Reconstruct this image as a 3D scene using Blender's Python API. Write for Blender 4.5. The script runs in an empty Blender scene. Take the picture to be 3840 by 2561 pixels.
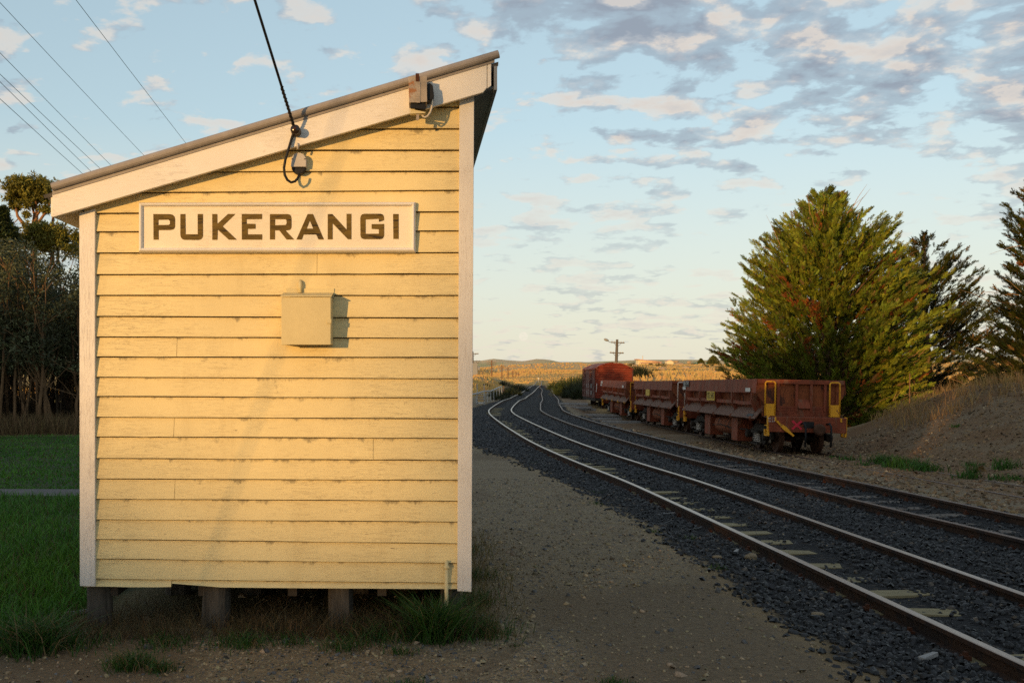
import bpy, math, random
import numpy as np
from mathutils import Vector, Matrix

# ---------------------------------------------------------------- camera, sky, sun
SC = bpy.context.scene
COL = SC.collection
F, CX, CY, EYE = 3733.0, 1544.0, 1405.0, 1.68        # focal length and principal point in photo pixels
cam = bpy.data.cameras.new('camera')
cam.sensor_width = 36.0
cam.lens = 36.0 * F / 3840.0
cam.shift_x = (1920.0 - CX) / 3840.0
cam.shift_y = (CY - 1280.5) / 3840.0
cam.clip_start, cam.clip_end = 0.05, 20000.0
cam_o = bpy.data.objects.new('camera', cam)
COL.objects.link(cam_o)
cam_o.location = (0, 0, EYE)
cam_o.rotation_euler = (math.radians(90), 0, 0)
SC.camera = cam_o

SUN_AZ, SUN_EL = math.radians(33.0), math.radians(5.0)   # light travels towards +x*sin, +y*cos
sun = bpy.data.lights.new('sun', 'SUN')
sun.energy, sun.angle, sun.color = 3.9, math.radians(0.53), (1.0, 0.58, 0.21)
sun_o = bpy.data.objects.new('sun', sun)
COL.objects.link(sun_o)
sdir = Vector((math.sin(SUN_AZ) * math.cos(SUN_EL), math.cos(SUN_AZ) * math.cos(SUN_EL), -math.sin(SUN_EL)))
sun_o.rotation_euler = sdir.to_track_quat('-Z', 'Y').to_euler()
sun_o.location = (-30, -50, 30)

SC.view_settings.view_transform = 'Standard'
SC.view_settings.look = 'None'
SC.view_settings.exposure = 0.0
SC.view_settings.gamma = 1.0
SC.cycles.use_denoising = False
SC.cycles.max_bounces = 6
SC.cycles.transparent_max_bounces = 6


def nd(nt, typ, ins=None, **kw):
    n = nt.nodes.new(typ)
    for k, v in kw.items():
        setattr(n, k, v)
    for k, v in (ins or {}).items():
        if hasattr(v, 'is_linked') or isinstance(v, bpy.types.NodeSocket):
            nt.links.new(v, n.inputs[k])
        else:
            n.inputs[k].default_value = v
    return n


def mth(nt, op, a, b=None, c=None, clamp=False):
    n = nt.nodes.new('ShaderNodeMath')
    n.operation = op
    n.use_clamp = clamp
    for i, v in enumerate((a, b, c)):
        if v is None:
            continue
        if isinstance(v, bpy.types.NodeSocket):
            nt.links.new(v, n.inputs[i])
        else:
            n.inputs[i].default_value = v
    return n.outputs[0]


def mixc(nt, fac, a, b, mode='MIX'):
    n = nt.nodes.new('ShaderNodeMix')
    n.data_type, n.blend_type = 'RGBA', mode
    for k, v in ((0, fac), (6, a), (7, b)):
        if isinstance(v, bpy.types.NodeSocket):
            nt.links.new(v, n.inputs[k])
        elif k == 0:
            n.inputs[0].default_value = v
        else:
            n.inputs[k].default_value = (v[0], v[1], v[2], 1)
    return n.outputs[2]


def ramp(nt, fac, stops, interp='LINEAR'):
    n = nt.nodes.new('ShaderNodeValToRGB')
    n.color_ramp.interpolation = interp
    el = n.color_ramp.elements
    while len(el) < len(stops):
        el.new(0.5)
    for e, (p, c) in zip(el, stops):
        e.position = p
        e.color = (c, c, c, 1) if isinstance(c, (int, float)) else (c[0], c[1], c[2], 1)
    nt.links.new(fac, n.inputs[0])
    return n.outputs[0]


def build_world():
    w = bpy.data.worlds.new('World')
    SC.world = w
    w.use_nodes = True
    nt = w.node_tree
    nt.nodes.clear()
    out = nt.nodes.new('ShaderNodeOutputWorld')
    tc = nt.nodes.new('ShaderNodeTexCoord')
    sky = nd(nt, 'ShaderNodeTexSky', sky_type='NISHITA', sun_disc=False)
    sky.sun_elevation = SUN_EL
    sky.sun_rotation = SUN_AZ + math.pi
    sky.altitude, sky.air_density, sky.dust_density, sky.ozone_density = 350.0, 1.0, 0.6, 1.6
    d = tc.outputs['Generated']
    sep = nd(nt, 'ShaderNodeSeparateXYZ', {0: d})
    x, y, z = sep.outputs
    zc = mth(nt, 'MAXIMUM', z, 0.0)
    gm = nd(nt, 'ShaderNodeGamma', {'Color': sky.outputs[0], 'Gamma': 0.45}).outputs[0]
    base = mixc(nt, 1.0, gm, SKY_GAIN, 'MULTIPLY')
    base = mixc(nt, ramp(nt, zc, [(0.0, 0.80), (0.08, 0.50), (0.24, 0.0)]), base, (0.80, 0.75, 0.64))
    # clouds: a layer seen in plane projection, so the puffs shrink and flatten towards the horizon
    def layer(dz, off):
        zz = mth(nt, 'ADD', mth(nt, 'MAXIMUM', mth(nt, 'ADD', z, dz), 0.0), 0.17)
        px_ = mth(nt, 'SUBTRACT', mth(nt, 'DIVIDE', x, zz), CLOUD_SHIFT)
        py_ = mth(nt, 'DIVIDE', y, zz)
        v = nd(nt, 'ShaderNodeCombineXYZ', {0: px_, 1: py_, 2: off}).outputs[0]
        n1 = nd(nt, 'ShaderNodeTexNoise', {'Vector': v, 'Scale': 6.6, 'Detail': 7.0, 'Roughness': 0.55, 'Distortion': 0.15}).outputs[0]
        n2 = nd(nt, 'ShaderNodeTexNoise', {'Vector': v, 'Scale': 1.1, 'Detail': 2.0, 'Roughness': 0.5}).outputs[0]
        return mth(nt, 'ADD', mth(nt, 'MULTIPLY', n1, 0.75), mth(nt, 'MULTIPLY', n2, 0.42))
    hi = mth(nt, 'MULTIPLY', mth(nt, 'SUBTRACT', mth(nt, 'MINIMUM', zc, 0.42), 0.17), 0.22)
    a = mth(nt, 'ADD', layer(0.0, CLOUD_SEED), hi)
    b = mth(nt, 'ADD', layer(0.030, CLOUD_SEED), hi)
    mask = ramp(nt, a, [(0.0, 0.0), (CLOUD_LO, 0.0), (CLOUD_LO + 0.06, 0.62), (CLOUD_LO + 0.145, 1.0)], 'EASE')
    fade = ramp(nt, zc, [(0.0, 0.0), (0.01, 0.75), (0.05, 0.65), (0.12, 0.50), (0.22, 1.0)])
    mask = mth(nt, 'MULTIPLY', mask, fade)
    lit = mth(nt, 'ADD', mth(nt, 'MULTIPLY', mth(nt, 'SUBTRACT', a, b), 9.0), 0.27, clamp=True)
    thick = ramp(nt, a, [(0.0, 0.0), (CLOUD_LO + 0.02, 0.0), (CLOUD_LO + 0.20, 1.0)])
    lit = mth(nt, 'SUBTRACT', lit, mth(nt, 'MULTIPLY', thick, 0.30), clamp=True)
    ccol = ramp(nt, lit, [(0.0, CLOUD_DARK), (0.45, CLOUD_MID), (1.0, CLOUD_LIT)])
    # the rising moon, pale above the hills
    md = Vector(((1963 - CX), F, (CY - 1261))).normalized()
    dt = nd(nt, 'ShaderNodeVectorMath', {0: d, 1: tuple(md)}, operation='DOT_PRODUCT').outputs['Value']
    r1, r2 = math.cos(0.00465), math.cos(0.0040)
    moon = mth(nt, 'DIVIDE', mth(nt, 'SUBTRACT', dt, r1), r2 - r1, clamp=True)
    mn = nd(nt, 'ShaderNodeTexNoise', {'Vector': d, 'Scale': 420.0, 'Detail': 2.0}).outputs[0]
    moon = mth(nt, 'MULTIPLY', moon, ramp(nt, mn, [(0.3, 0.15), (0.6, 0.75)]))
    col = mixc(nt, moon, base, (0.92, 0.84, 0.70))
    col = mixc(nt, mth(nt, 'MULTIPLY', mask, 0.92), col, ccol)
    bg = nd(nt, 'ShaderNodeBackground', {'Color': col, 'Strength': 1.0})
    nt.links.new(bg.outputs[0], out.inputs[0])


SKY_GAIN = (0.445, 0.48, 0.485)
CLOUD_SHIFT, CLOUD_SEED, CLOUD_LO = 0.0, 25.3, 0.574
CLOUD_DARK, CLOUD_MID, CLOUD_LIT = (0.30, 0.345, 0.42), (0.44, 0.47, 0.52), (0.89, 0.765, 0.645)
build_world()

# ---------------------------------------------------------------- helpers
RNG = np.random.default_rng(7)
random.seed(7)


def at(x, y, Y):
    """photo pixel and distance -> point in the place"""
    return Vector(((x - CX) * Y / F, Y, EYE - (y - CY) * Y / F))


def S(t):
    t = np.clip(t, 0, 1)
    return t * t * (3 - 2 * t)


def link(o, parent=None):
    COL.objects.link(o)
    if parent is not None:
        o.parent = parent
    return o


def tag(o, label=None, cat=None, group=None, kind=None):
    if label:
        o['label'] = label
    if cat:
        o['category'] = cat
    if group:
        o['group'] = group
    if kind:
        o['kind'] = kind
    return o


def thing(name, label, cat, loc=(0, 0, 0), rot=(0, 0, 0), group=None):
    o = bpy.data.objects.new(name, None)
    o.empty_display_size = 0.2
    COL.objects.link(o)
    o.location = loc
    o.rotation_euler = rot
    return tag(o, label, cat, group)


def mesh_np(name, verts, tris, mat, cols=None, parent=None, smooth=False):
    verts = np.asarray(verts, np.float32).reshape(-1, 3)
    tris = np.asarray(tris, np.int32)
    k = tris.shape[1]
    me = bpy.data.meshes.new(name)
    me.vertices.add(len(verts))
    me.vertices.foreach_set('co', verts.ravel())
    me.loops.add(tris.size)
    me.loops.foreach_set('vertex_index', tris.ravel())
    me.polygons.add(len(tris))
    me.polygons.foreach_set('loop_start', np.arange(0, tris.size, k, dtype=np.int32))
    me.polygons.foreach_set('loop_total', np.full(len(tris), k, np.int32))
    if smooth:
        me.polygons.foreach_set('use_smooth', np.ones(len(tris), bool))
    me.update(calc_edges=True)
    if cols is not None:
        ca = me.color_attributes.new('Col', 'FLOAT_COLOR', 'POINT')
        c4 = np.ones((len(verts), 4), np.float32)
        c4[:, :np.shape(cols)[-1]] = cols
        ca.data.foreach_set('color', c4.ravel())
    me.materials.append(mat)
    o = bpy.data.objects.new(name, me)
    return link(o, parent)


class MB:
    """collects solid pieces; build() makes ONE mesh object"""

    def __init__(self):
        self.v, self.f = [], []

    def add(self, vs, fs):
        n = len(self.v)
        self.v += [tuple(p) for p in vs]
        self.f += [tuple(i + n for i in f) for f in fs]
        return self

    def box(self, x0, x1, y0, y1, z0, z1, m=None):
        vs = [(x0, y0, z0), (x1, y0, z0), (x1, y1, z0), (x0, y1, z0), (x0, y0, z1), (x1, y0, z1), (x1, y1, z1), (x0, y1, z1)]
        if m is not None:
            vs = [m @ Vector(p) for p in vs]
        return self.add(vs, [(0, 3, 2, 1), (4, 5, 6, 7), (0, 1, 5, 4), (1, 2, 6, 5), (2, 3, 7, 6), (3, 0, 4, 7)])

    def hexa(self, a, b):
        """a, b: matching rings of points (front, back)"""
        n = len(a)
        fs = [tuple(range(n)), tuple(range(2 * n - 1, n - 1, -1))]
        fs += [(i, i + n, (i + 1) % n + n, (i + 1) % n) for i in range(n)]
        return self.add(list(a) + list(b), fs)

    def tube(self, pts, r, n=8, cap=True):
        pts = [Vector(p) for p in pts]
        rs = r if isinstance(r, (list, tuple)) else [r] * len(pts)
        rings = []
        up = None
        for i, p in enumerate(pts):
            t = (pts[min(i + 1, len(pts) - 1)] - pts[max(i - 1, 0)])
            t = t.normalized() if t.length > 1e-9 else Vector((0, 0, 1))
            if up is None:
                up = t.orthogonal().normalized()
            a = (up - t * up.dot(t))
            a = a.normalized() if a.length > 1e-6 else t.orthogonal().normalized()
            up = a
            b = t.cross(a)
            rings.append([p + (a * math.cos(2 * math.pi * k / n) + b * math.sin(2 * math.pi * k / n)) * rs[i] for k in range(n)])
        vs = [q for ring in rings for q in ring]
        fs = []
        for i in range(len(pts) - 1):
            for k in range(n):
                fs.append((i * n + k, i * n + (k + 1) % n, (i + 1) * n + (k + 1) % n, (i + 1) * n + k))
        if cap:
            fs.append(tuple(range(n - 1, -1, -1)))
            fs.append(tuple(range((len(pts) - 1) * n, len(pts) * n)))
        return self.add(vs, fs)

    def lathe(self, prof, centre, axis='z', n=20):
        """prof: (radius, height) pairs"""
        c = Vector(centre)
        vs, fs = [], []
        for r, h in prof:
            for k in range(n):
                u, w = r * math.cos(2 * math.pi * k / n), r * math.sin(2 * math.pi * k / n)
                p = {'z': Vector((u, w, h)), 'x': Vector((h, u, w)), 'y': Vector((w, h, u))}[axis]
                vs.append(c + p)
        for i in range(len(prof) - 1):
            for k in range(n):
                fs.append((i * n + k, i * n + (k + 1) % n, (i + 1) * n + (k + 1) % n, (i + 1) * n + k))
        fs.append(tuple(range(n - 1, -1, -1)))
        fs.append(tuple(range((len(prof) - 1) * n, len(prof) * n)))
        return self.add(vs, fs)

    def build(self, name, mat, parent=None, smooth=False, bevel=0.0, col=None):
        me = bpy.data.meshes.new(name)
        me.from_pydata(self.v, [], self.f)
        me.update()
        if smooth:
            me.polygons.foreach_set('use_smooth', np.ones(len(me.polygons), bool))
        if mat:
            me.materials.append(mat)
        o = bpy.data.objects.new(name, me)
        link(o, parent)
        if bevel:
            md = o.modifiers.new('bevel', 'BEVEL')
            md.width, md.segments, md.limit_method = bevel, 2, 'ANGLE'
        return o


def copy_tree(o, parent=None):
    c = o.copy()
    COL.objects.link(c)
    if parent is not None:
        c.parent = parent
    for ch in list(o.children):
        copy_tree(ch, c)
    return c


# ---------------------------------------------------------------- materials
MATS = {}


def new_mat(name):
    m = bpy.data.materials.new(name)
    m.use_nodes = True
    nt = m.node_tree
    b = nt.nodes['Principled BSDF']
    MATS[name] = m
    return m, nt, b


def setin(nt, sock, v):
    if isinstance(v, bpy.types.NodeSocket):
        nt.links.new(v, sock)
    else:
        sock.default_value = v


def pos(nt, scale=(1, 1, 1), obj=False):
    src = nt.nodes.new('ShaderNodeTexCoord').outputs['Object'] if obj else nt.nodes.new('ShaderNodeNewGeometry').outputs['Position']
    return nd(nt, 'ShaderNodeMapping', {'Vector': src, 'Scale': scale}).outputs[0]


def noise(nt, vec, scale, detail=4.0, rough=0.55, dist=0.0):
    return nd(nt, 'ShaderNodeTexNoise', {'Vector': vec, 'Scale': scale, 'Detail': detail, 'Roughness': rough, 'Distortion': dist}).outputs[0]


def bump(nt, b, h, strength=0.3, dist=0.01):
    n = nd(nt, 'ShaderNodeBump', {'Height': h, 'Strength': strength, 'Distance': dist})
    nt.links.new(n.outputs[0], b.inputs['Normal'])


def simple(name, col, rough=0.7, var=0.25, scale=6.0, metal=0.0, bmp=0.15, stretch=(1, 1, 1), spots=None, obj=False):
    """paint / metal / wood with uneven tone, fine relief and optional worn spots (colour, amount, scale)"""
    m, nt, b = new_mat(name)
    p = pos(nt, stretch, obj)
    n1 = noise(nt, p, scale, 5.0, 0.6)
    n2 = noise(nt, p, scale * 7, 3.0, 0.6)
    k = mth(nt, 'ADD', mth(nt, 'MULTIPLY', n1, 0.65), mth(nt, 'MULTIPLY', n2, 0.35))
    lo = tuple(c * (1 - var) for c in col)
    hi = tuple(min(1, c * (1 + var)) for c in col)
    c = ramp(nt, k, [(0.32, lo), (0.68, hi)])
    if spots:
        sc, amt, ss = spots
        n3 = noise(nt, p, ss, 6.0, 0.65)
        c = mixc(nt, ramp(nt, n3, [(1 - amt - 0.04, 0.0), (1 - amt + 0.02, 1.0)]), c, sc)
    setin(nt, b.inputs['Base Color'], c)
    b.inputs['Roughness'].default_value = rough
    b.inputs['Specular IOR Level'].default_value = 0.5 if metal > .3 or rough < .35 else 0.2
    b.inputs['Metallic'].default_value = metal
    if bmp:
        bump(nt, b, n2, bmp, 0.01)
    return m


def wood_paint(name, col, along='x', flake=0.35, under=(0.16, 0.10, 0.06), grime=0.5, lap=False):
    """old brushed paint on timber: fine orange-peel, hairline cracks along the grain, flakes and dark specks"""
    m, nt, b = new_mat(name)
    st = {'x': (1.0, 1.0, 14.0), 'z': (14.0, 14.0, 1.0)}[along]
    p = pos(nt)
    g = pos(nt, st)
    n1 = noise(nt, p, 2.2, 4.0, 0.6)
    n2 = noise(nt, p, 160.0, 2.0, 0.5)
    gr = noise(nt, g, 9.0, 6.0, 0.65, 0.6)
    c = mixc(nt, ramp(nt, n1, [(0.3, 0.0), (0.7, 1.0)]), tuple(v * 0.90 for v in col), tuple(min(1, v * 1.05) for v in col))
    c = mixc(nt, mth(nt, 'MULTIPLY', ramp(nt, n2, [(0.35, 0.0), (0.65, 1.0)]), 0.10), c, tuple(v * 0.75 for v in col))
    # hairline cracks: thin bands of stretched noise, only in places
    wv = noise(nt, pos(nt, tuple(s * 0.8 for s in st)), 5.0, 7.0, 0.62, 1.2)
    line = ramp(nt, mth(nt, 'ABSOLUTE', mth(nt, 'SUBTRACT', wv, 0.5)), [(0.0, 1.0), (0.006, 0.6), (0.014, 0.0)])
    where = ramp(nt, noise(nt, p, 1.7, 3.0, 0.6), [(0.60 - 0.25 * flake, 0.0), (0.72, 1.0)])
    crack = mth(nt, 'MULTIPLY', line, where)
    fl = ramp(nt, gr, [(0.70 - 0.06 * flake, 0.0), (0.73 - 0.06 * flake, 1.0)])
    fl = mth(nt, 'MULTIPLY', fl, ramp(nt, noise(nt, p, 3.1, 3.0, 0.6), [(0.50, 0.0), (0.62, 1.0)]))
    c = mixc(nt, mth(nt, 'MULTIPLY', crack, 0.75), c, under)
    c = mixc(nt, mth(nt, 'MULTIPLY', fl, 0.8), c, under)
    sp = ramp(nt, noise(nt, p, 24.0, 5.0, 0.7), [(0.67, 0.0), (0.73, 1.0)])
    sp = mth(nt, 'MULTIPLY', sp, ramp(nt, noise(nt, p, 2.9, 2.0), [(0.5, 0.0), (0.66, 1.0)]))
    c = mixc(nt, mth(nt, 'MULTIPLY', sp, grime), c, (0.07, 0.055, 0.035))
    if lap:
        # cobweb and mould clinging in patches below the laps, rusty runs from nails
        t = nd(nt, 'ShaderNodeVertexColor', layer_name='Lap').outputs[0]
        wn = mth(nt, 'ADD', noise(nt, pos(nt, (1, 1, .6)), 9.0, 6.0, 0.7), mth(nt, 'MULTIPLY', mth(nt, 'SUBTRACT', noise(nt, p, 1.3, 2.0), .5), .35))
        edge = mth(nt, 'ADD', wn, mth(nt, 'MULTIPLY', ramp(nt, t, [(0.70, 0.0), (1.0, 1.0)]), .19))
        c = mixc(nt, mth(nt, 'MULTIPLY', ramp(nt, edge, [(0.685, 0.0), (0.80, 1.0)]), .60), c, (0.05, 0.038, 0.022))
        low = mth(nt, 'MULTIPLY', ramp(nt, t, [(0.0, 1.0), (0.22, 0.0)]), ramp(nt, noise(nt, g, 6.0, 6.0, .7), [(0.52, 0.0), (0.66, 1.0)]))
        c = mixc(nt, mth(nt, 'MULTIPLY', low, .45), c, (0.30, 0.22, 0.10))
        stain = ramp(nt, noise(nt, pos(nt, (7, 7, .7)), 1.0, 4.0, .6), [(0.55, 0.0), (0.75, 1.0)])
        c = mixc(nt, mth(nt, 'MULTIPLY', stain, .22), c, (0.42, 0.30, 0.12))
    setin(nt, b.inputs['Base Color'], c)
    b.inputs['Roughness'].default_value = 0.55
    h = mth(nt, 'ADD', mth(nt, 'MULTIPLY', n2, 0.35), mth(nt, 'MULTIPLY', gr, 0.65))
    h = mth(nt, 'SUBTRACT', h, mth(nt, 'ADD', mth(nt, 'MULTIPLY', crack, 0.8), mth(nt, 'MULTIPLY', fl, 0.5)))
    bump(nt, b, h, 0.35, 0.004)
    return m


def foliage(name, rough=0.6, trans=0.25, gain=1.0):
    m, nt, b = new_mat(name)
    a = nd(nt, 'ShaderNodeVertexColor', layer_name='Col').outputs[0]
    c = mixc(nt, 1.0, a, (gain, gain, gain), 'MULTIPLY')
    setin(nt, b.inputs['Base Color'], c)
    b.inputs['Roughness'].default_value = rough
    b.inputs['Specular IOR Level'].default_value = 0.25
    if trans:
        t = nd(nt, 'ShaderNodeBsdfTranslucent', {'Color': c})
        mx = nd(nt, 'ShaderNodeMixShader', {0: trans, 1: b.outputs[0], 2: t.outputs[0]})
        nt.links.new(mx.outputs[0], nt.nodes['Material Output'].inputs[0])
    return m


def colvar(name, rough=0.85, bmp=0.3, spec=0.3, scale=40.0):
    """object whose own colours sit in its colour attribute (stones, soil), with fine grain"""
    m, nt, b = new_mat(name)
    a = nd(nt, 'ShaderNodeVertexColor', layer_name='Col').outputs[0]
    n = noise(nt, pos(nt), scale, 4.0, 0.65)
    c = mixc(nt, 1.0, a, ramp(nt, n, [(0.25, 0.7), (0.75, 1.3)]), 'MULTIPLY')
    setin(nt, b.inputs['Base Color'], c)
    b.inputs['Roughness'].default_value = rough
    b.inputs['Specular IOR Level'].default_value = spec
    bump(nt, b, n, bmp, 0.01)
    return m


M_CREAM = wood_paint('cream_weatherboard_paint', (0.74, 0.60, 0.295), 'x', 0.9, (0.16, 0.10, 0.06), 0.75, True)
M_WHITE = wood_paint('white_board_paint', (0.76, 0.72, 0.66), 'x', 0.55, (0.20, 0.12, 0.08), 0.35)
M_WHITEV = wood_paint('white_post_paint', (0.74, 0.70, 0.65), 'z', 0.75, (0.20, 0.11, 0.08), 0.25)
M_SIGN = wood_paint('white_sign_paint', (0.77, 0.69, 0.54), 'x', 0.45, (0.22, 0.14, 0.06), 0.3)
M_LETTER = simple('brown_letter_paint', (0.135, 0.085, 0.016), 0.6, 0.45, 5.0, 0, 0.4, (1, 1, 9), ((0.03, 0.02, 0.01), 0.40, 7.0))
M_BOXPAINT = simple('cream_box_paint', (0.62, 0.52, 0.28), 0.5, 0.07, 5.0, 0, 0.08)
M_GREYROLL = simple('grey_brown_roof_paint', (0.30, 0.27, 0.25), 0.45, 0.18, 4.0, 0.0, 0.1, spots=((0.42, 0.38, 0.34), 0.30, 9.0))
M_ROOFIRON = simple('roof_iron', (0.22, 0.21, 0.21), 0.5, 0.2, 3.0, 0.2, 0.1)
M_SOFFIT = simple('blue_grey_soffit', (0.20, 0.22, 0.25), 0.7, 0.2, 3.0)
M_DARKWOOD = simple('weathered_pile_wood', (0.075, 0.065, 0.053), 0.9, 0.5, 3.0, 0, 0.6, (9, 9, 1))
M_DARK = simple('dark_timber', (0.06, 0.05, 0.04), 0.9, 0.3, 3.0)  # dark colour of the wall backing, floor frame and base boards
M_BLACK = simple('black_rubber', (0.012, 0.012, 0.013), 0.45, 0.3, 8.0)
M_BROWNCERAM = simple('dark_glazed_insulator', (0.02, 0.012, 0.008), 0.18, 0.3, 5.0, 0, 0.0)
M_GALV = simple('weathered_galvanised_iron', (0.34, 0.28, 0.22), 0.55, 0.3, 12.0, 0.35, 0.15, (1, 1, 1), ((0.30, 0.13, 0.05), 0.40, 10.0))
M_GREYPLASTIC = simple('grey_plastic', (0.48, 0.45, 0.42), 0.5, 0.08, 8.0, 0, 0.03)
M_CABLEWHITE = simple('cream_cable', (0.6, 0.54, 0.45), 0.5, 0.1, 8.0, 0, 0.03)
M_WIRE = simple('weathered_copper_wire', (0.10, 0.20, 0.20), 0.5, 0.2, 2.0, 0.0, 0.0)
M_RUST = simple('rusty_rail_steel', (0.050, 0.026, 0.016), 0.75, 0.45, 14.0, 0.1, 0.3, spots=((0.03, 0.02, 0.017), 0.45, 5.0))
M_RUSTCLIP = simple('rusty_fastening', (0.075, 0.028, 0.014), 0.8, 0.4, 20.0, 0.1, 0.2)
M_WORN = simple('worn_rail_head', (0.33, 0.26, 0.21), 0.34, 0.12, 9.0, 0.85, 0.04)
M_WORN2 = simple('dull_rail_head', (0.13, 0.08, 0.055), 0.5, 0.35, 9.0, 0.6, 0.15)
M_SLEEPER = simple('pale_sawn_sleeper', (0.23, 0.19, 0.105), 0.85, 0.28, 4.0, 0, 0.5, (1, 8, 1))
M_SLEEPER2 = simple('grey_old_sleeper', (0.13, 0.105, 0.085), 0.9, 0.45, 4.0, 0, 0.7, (1, 10, 1), ((0.22, 0.21, 0.20), 0.42, 5.0))
M_GREYWOOD = simple('grey_driftwood', (0.30, 0.29, 0.28), 0.9, 0.3, 4.0, 0, 0.6, (1, 6, 1))
M_WAGON = simple('oxide_wagon_paint', (0.205, 0.050, 0.023), 0.7, 0.45, 2.2, 0, 0.2, (1.6, 1.6, 0.4), ((0.20, 0.080, 0.045), 0.42, 3.0), True)
M_WAGONRUST = simple('rusty_wagon_steel', (0.21, 0.060, 0.022), 0.8, 0.50, 3.5, 0, 0.25, (1, 1, 0.4), ((0.08, 0.03, 0.02), 0.42, 4.0), True)
M_APRON = simple('worn_apron_steel', (0.14, 0.062, 0.040), 0.75, 0.4, 5.0, 0, 0.3, (6, 6, 1), ((0.20, 0.15, 0.10), 0.42, 5.0), True)
M_BOGIE = simple('grimy_bogie_iron', (0.028, 0.020, 0.015), 0.8, 0.5, 8.0, 0, 0.3, (1, 1, 1), None, True)
M_WHEEL = simple('rusty_wheel', (0.07, 0.032, 0.018), 0.7, 0.4, 8.0, 0.1, 0.2, (1, 1, 1), None, True)
M_YELLOW = simple('yellow_safety_paint', (0.72, 0.33, 0.02), 0.5, 0.12, 5.0, 0, 0.1, (1, 1, 1), ((0.30, 0.12, 0.03), 0.38, 9.0), True)
M_PALEPIPE = simple('pale_pipe_paint', (0.62, 0.50, 0.42), 0.5, 0.15, 5.0, 0, 0.05, (1, 1, 1), ((0.35, 0.14, 0.05), 0.36, 9.0), True)
M_PLACARD = simple('yellow_placard', (0.55, 0.36, 0.03), 0.5, 0.1, 5.0)
M_WHITEMARK = simple('white_marking', (0.62, 0.60, 0.56), 0.6, 0.1, 9.0)
M_BLACKMARK = simple('black_marking', (0.02, 0.02, 0.02), 0.6, 0.1, 9.0)
M_REDMARK = simple('red_spray_paint', (0.55, 0.03, 0.05), 0.6, 0.15, 9.0)
M_SPRING = simple('pale_spring_steel', (0.50, 0.44, 0.38), 0.5, 0.2, 9.0, 0.2)
M_REDPLANK = simple('faded_red_plank', (0.21, 0.034, 0.016), 0.75, 0.5, 3.0, 0, 0.3, (1, 1, 7), ((0.42, 0.30, 0.22), 0.345, 5.0))
M_REDFRAME = simple('dark_red_frame', (0.13, 0.055, 0.045), 0.8, 0.35, 3.0, 0, 0.3, (1, 1, 1), ((0.30, 0.22, 0.18), 0.37, 6.0))
M_REDROOF = simple('weathered_van_roof', (0.20, 0.036, 0.02), 0.75, 0.4, 2.5, 0, 0.2, (1, 1, 1), ((0.38, 0.30, 0.24), 0.42, 4.0))
M_POLE = simple('grey_pole_timber', (0.13, 0.115, 0.095), 0.9, 0.35, 2.0, 0, 0.3, (6, 6, 1))
M_REDPOLE = simple('brown_pole_timber', (0.20, 0.11, 0.06), 0.9, 0.3, 2.0, 0, 0.3, (6, 6, 1))
M_LAMP = simple('lamp_housing', (0.30, 0.30, 0.29), 0.4, 0.15, 5.0)
M_GREEN = simple('green_tank_plastic', (0.02, 0.16, 0.13), 0.5, 0.1, 3.0)
M_HOUSE = simple('cream_house_wall', (0.78, 0.66, 0.42), 0.7, 0.08, 1.0)
M_HROOF = simple('pink_house_roof', (0.60, 0.36, 0.28), 0.6, 0.15, 1.0)
M_GLASSD = simple('dark_window', (0.16, 0.09, 0.03), 0.15, 0.2, 1.0, 0, 0.0)
M_FENCEW = simple('pale_fence_paint', (0.45, 0.45, 0.45), 0.7, 0.2, 2.0)
M_TANWOOD = simple('tan_step_timber', (0.55, 0.36, 0.16), 0.7, 0.2, 3.0)
M_ROCK = simple('schist_rock', (0.40, 0.29, 0.18), 0.9, 0.35, 1.2, 0, 0.9)
M_BARK = simple('brown_bark', (0.13, 0.075, 0.045), 0.95, 0.4, 3.0, 0, 0.8, (5, 5, 1))
M_PINEBARK = simple('orange_pine_bark', (0.30, 0.155, 0.075), 0.95, 0.35, 3.0, 0, 0.8, (5, 5, 1))
M_WILLOWBARK = simple('grey_willow_bark', (0.17, 0.105, 0.055), 0.95, 0.4, 3.0, 0, 0.5, (5, 5, 1))
M_TWIG = simple('tan_dead_branch', (0.33, 0.19, 0.085), 0.9, 0.3, 3.0)
M_LEAF = foliage('cypress_foliage', 0.6, 0.08)
M_PINE = foliage('pine_needles', 0.6, 0.15)
M_WILLOW = foliage('grey_green_leaves', 0.5, 0.25)
M_GRASS = foliage('grass_blades', 0.5, 0.3)
M_DRY = foliage('dry_grass_stems', 0.8, 0.42)
M_STONE = colvar('ballast_stone', 0.6, 0.25, 0.5)
M_PEBBLE = colvar('river_gravel', 0.8, 0.25, 0.35)
M_CONC = simple('concrete_path', (0.115, 0.105, 0.10), 0.9, 0.2, 4.0, 0, 0.3)

# ---------------------------------------------------------------- terrain
def lattice(ix, iy, seed):
    h = (ix.astype(np.int64) * 374761393 + iy.astype(np.int64) * 668265263 + seed * 1442695041) & 0x7fffffff
    h = ((h ^ (h >> 13)) * 1274126177) & 0x7fffffff
    return ((h ^ (h >> 16)) & 0xffff) / 65535.0


def vnoise(x, y, seed=0):
    ix, iy = np.floor(x), np.floor(y)
    fx, fy = S(x - ix), S(y - iy)
    a, b = lattice(ix, iy, seed), lattice(ix + 1, iy, seed)
    c, d = lattice(ix, iy + 1, seed), lattice(ix + 1, iy + 1, seed)
    return (a * (1 - fx) + b * fx) * (1 - fy) + (c * (1 - fx) + d * fx) * fy


def fbm(x, y, octv=4, seed=0):
    x, y = np.asarray(x, float), np.asarray(y, float)
    s, a, t = 0.0, 1.0, 0.0
    for i in range(octv):
        s = s + a * vnoise(x * 2 ** i, y * 2 ** i, seed + i * 17)
        t += a
        a *= 0.5
    return s / t - 0.5


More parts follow.
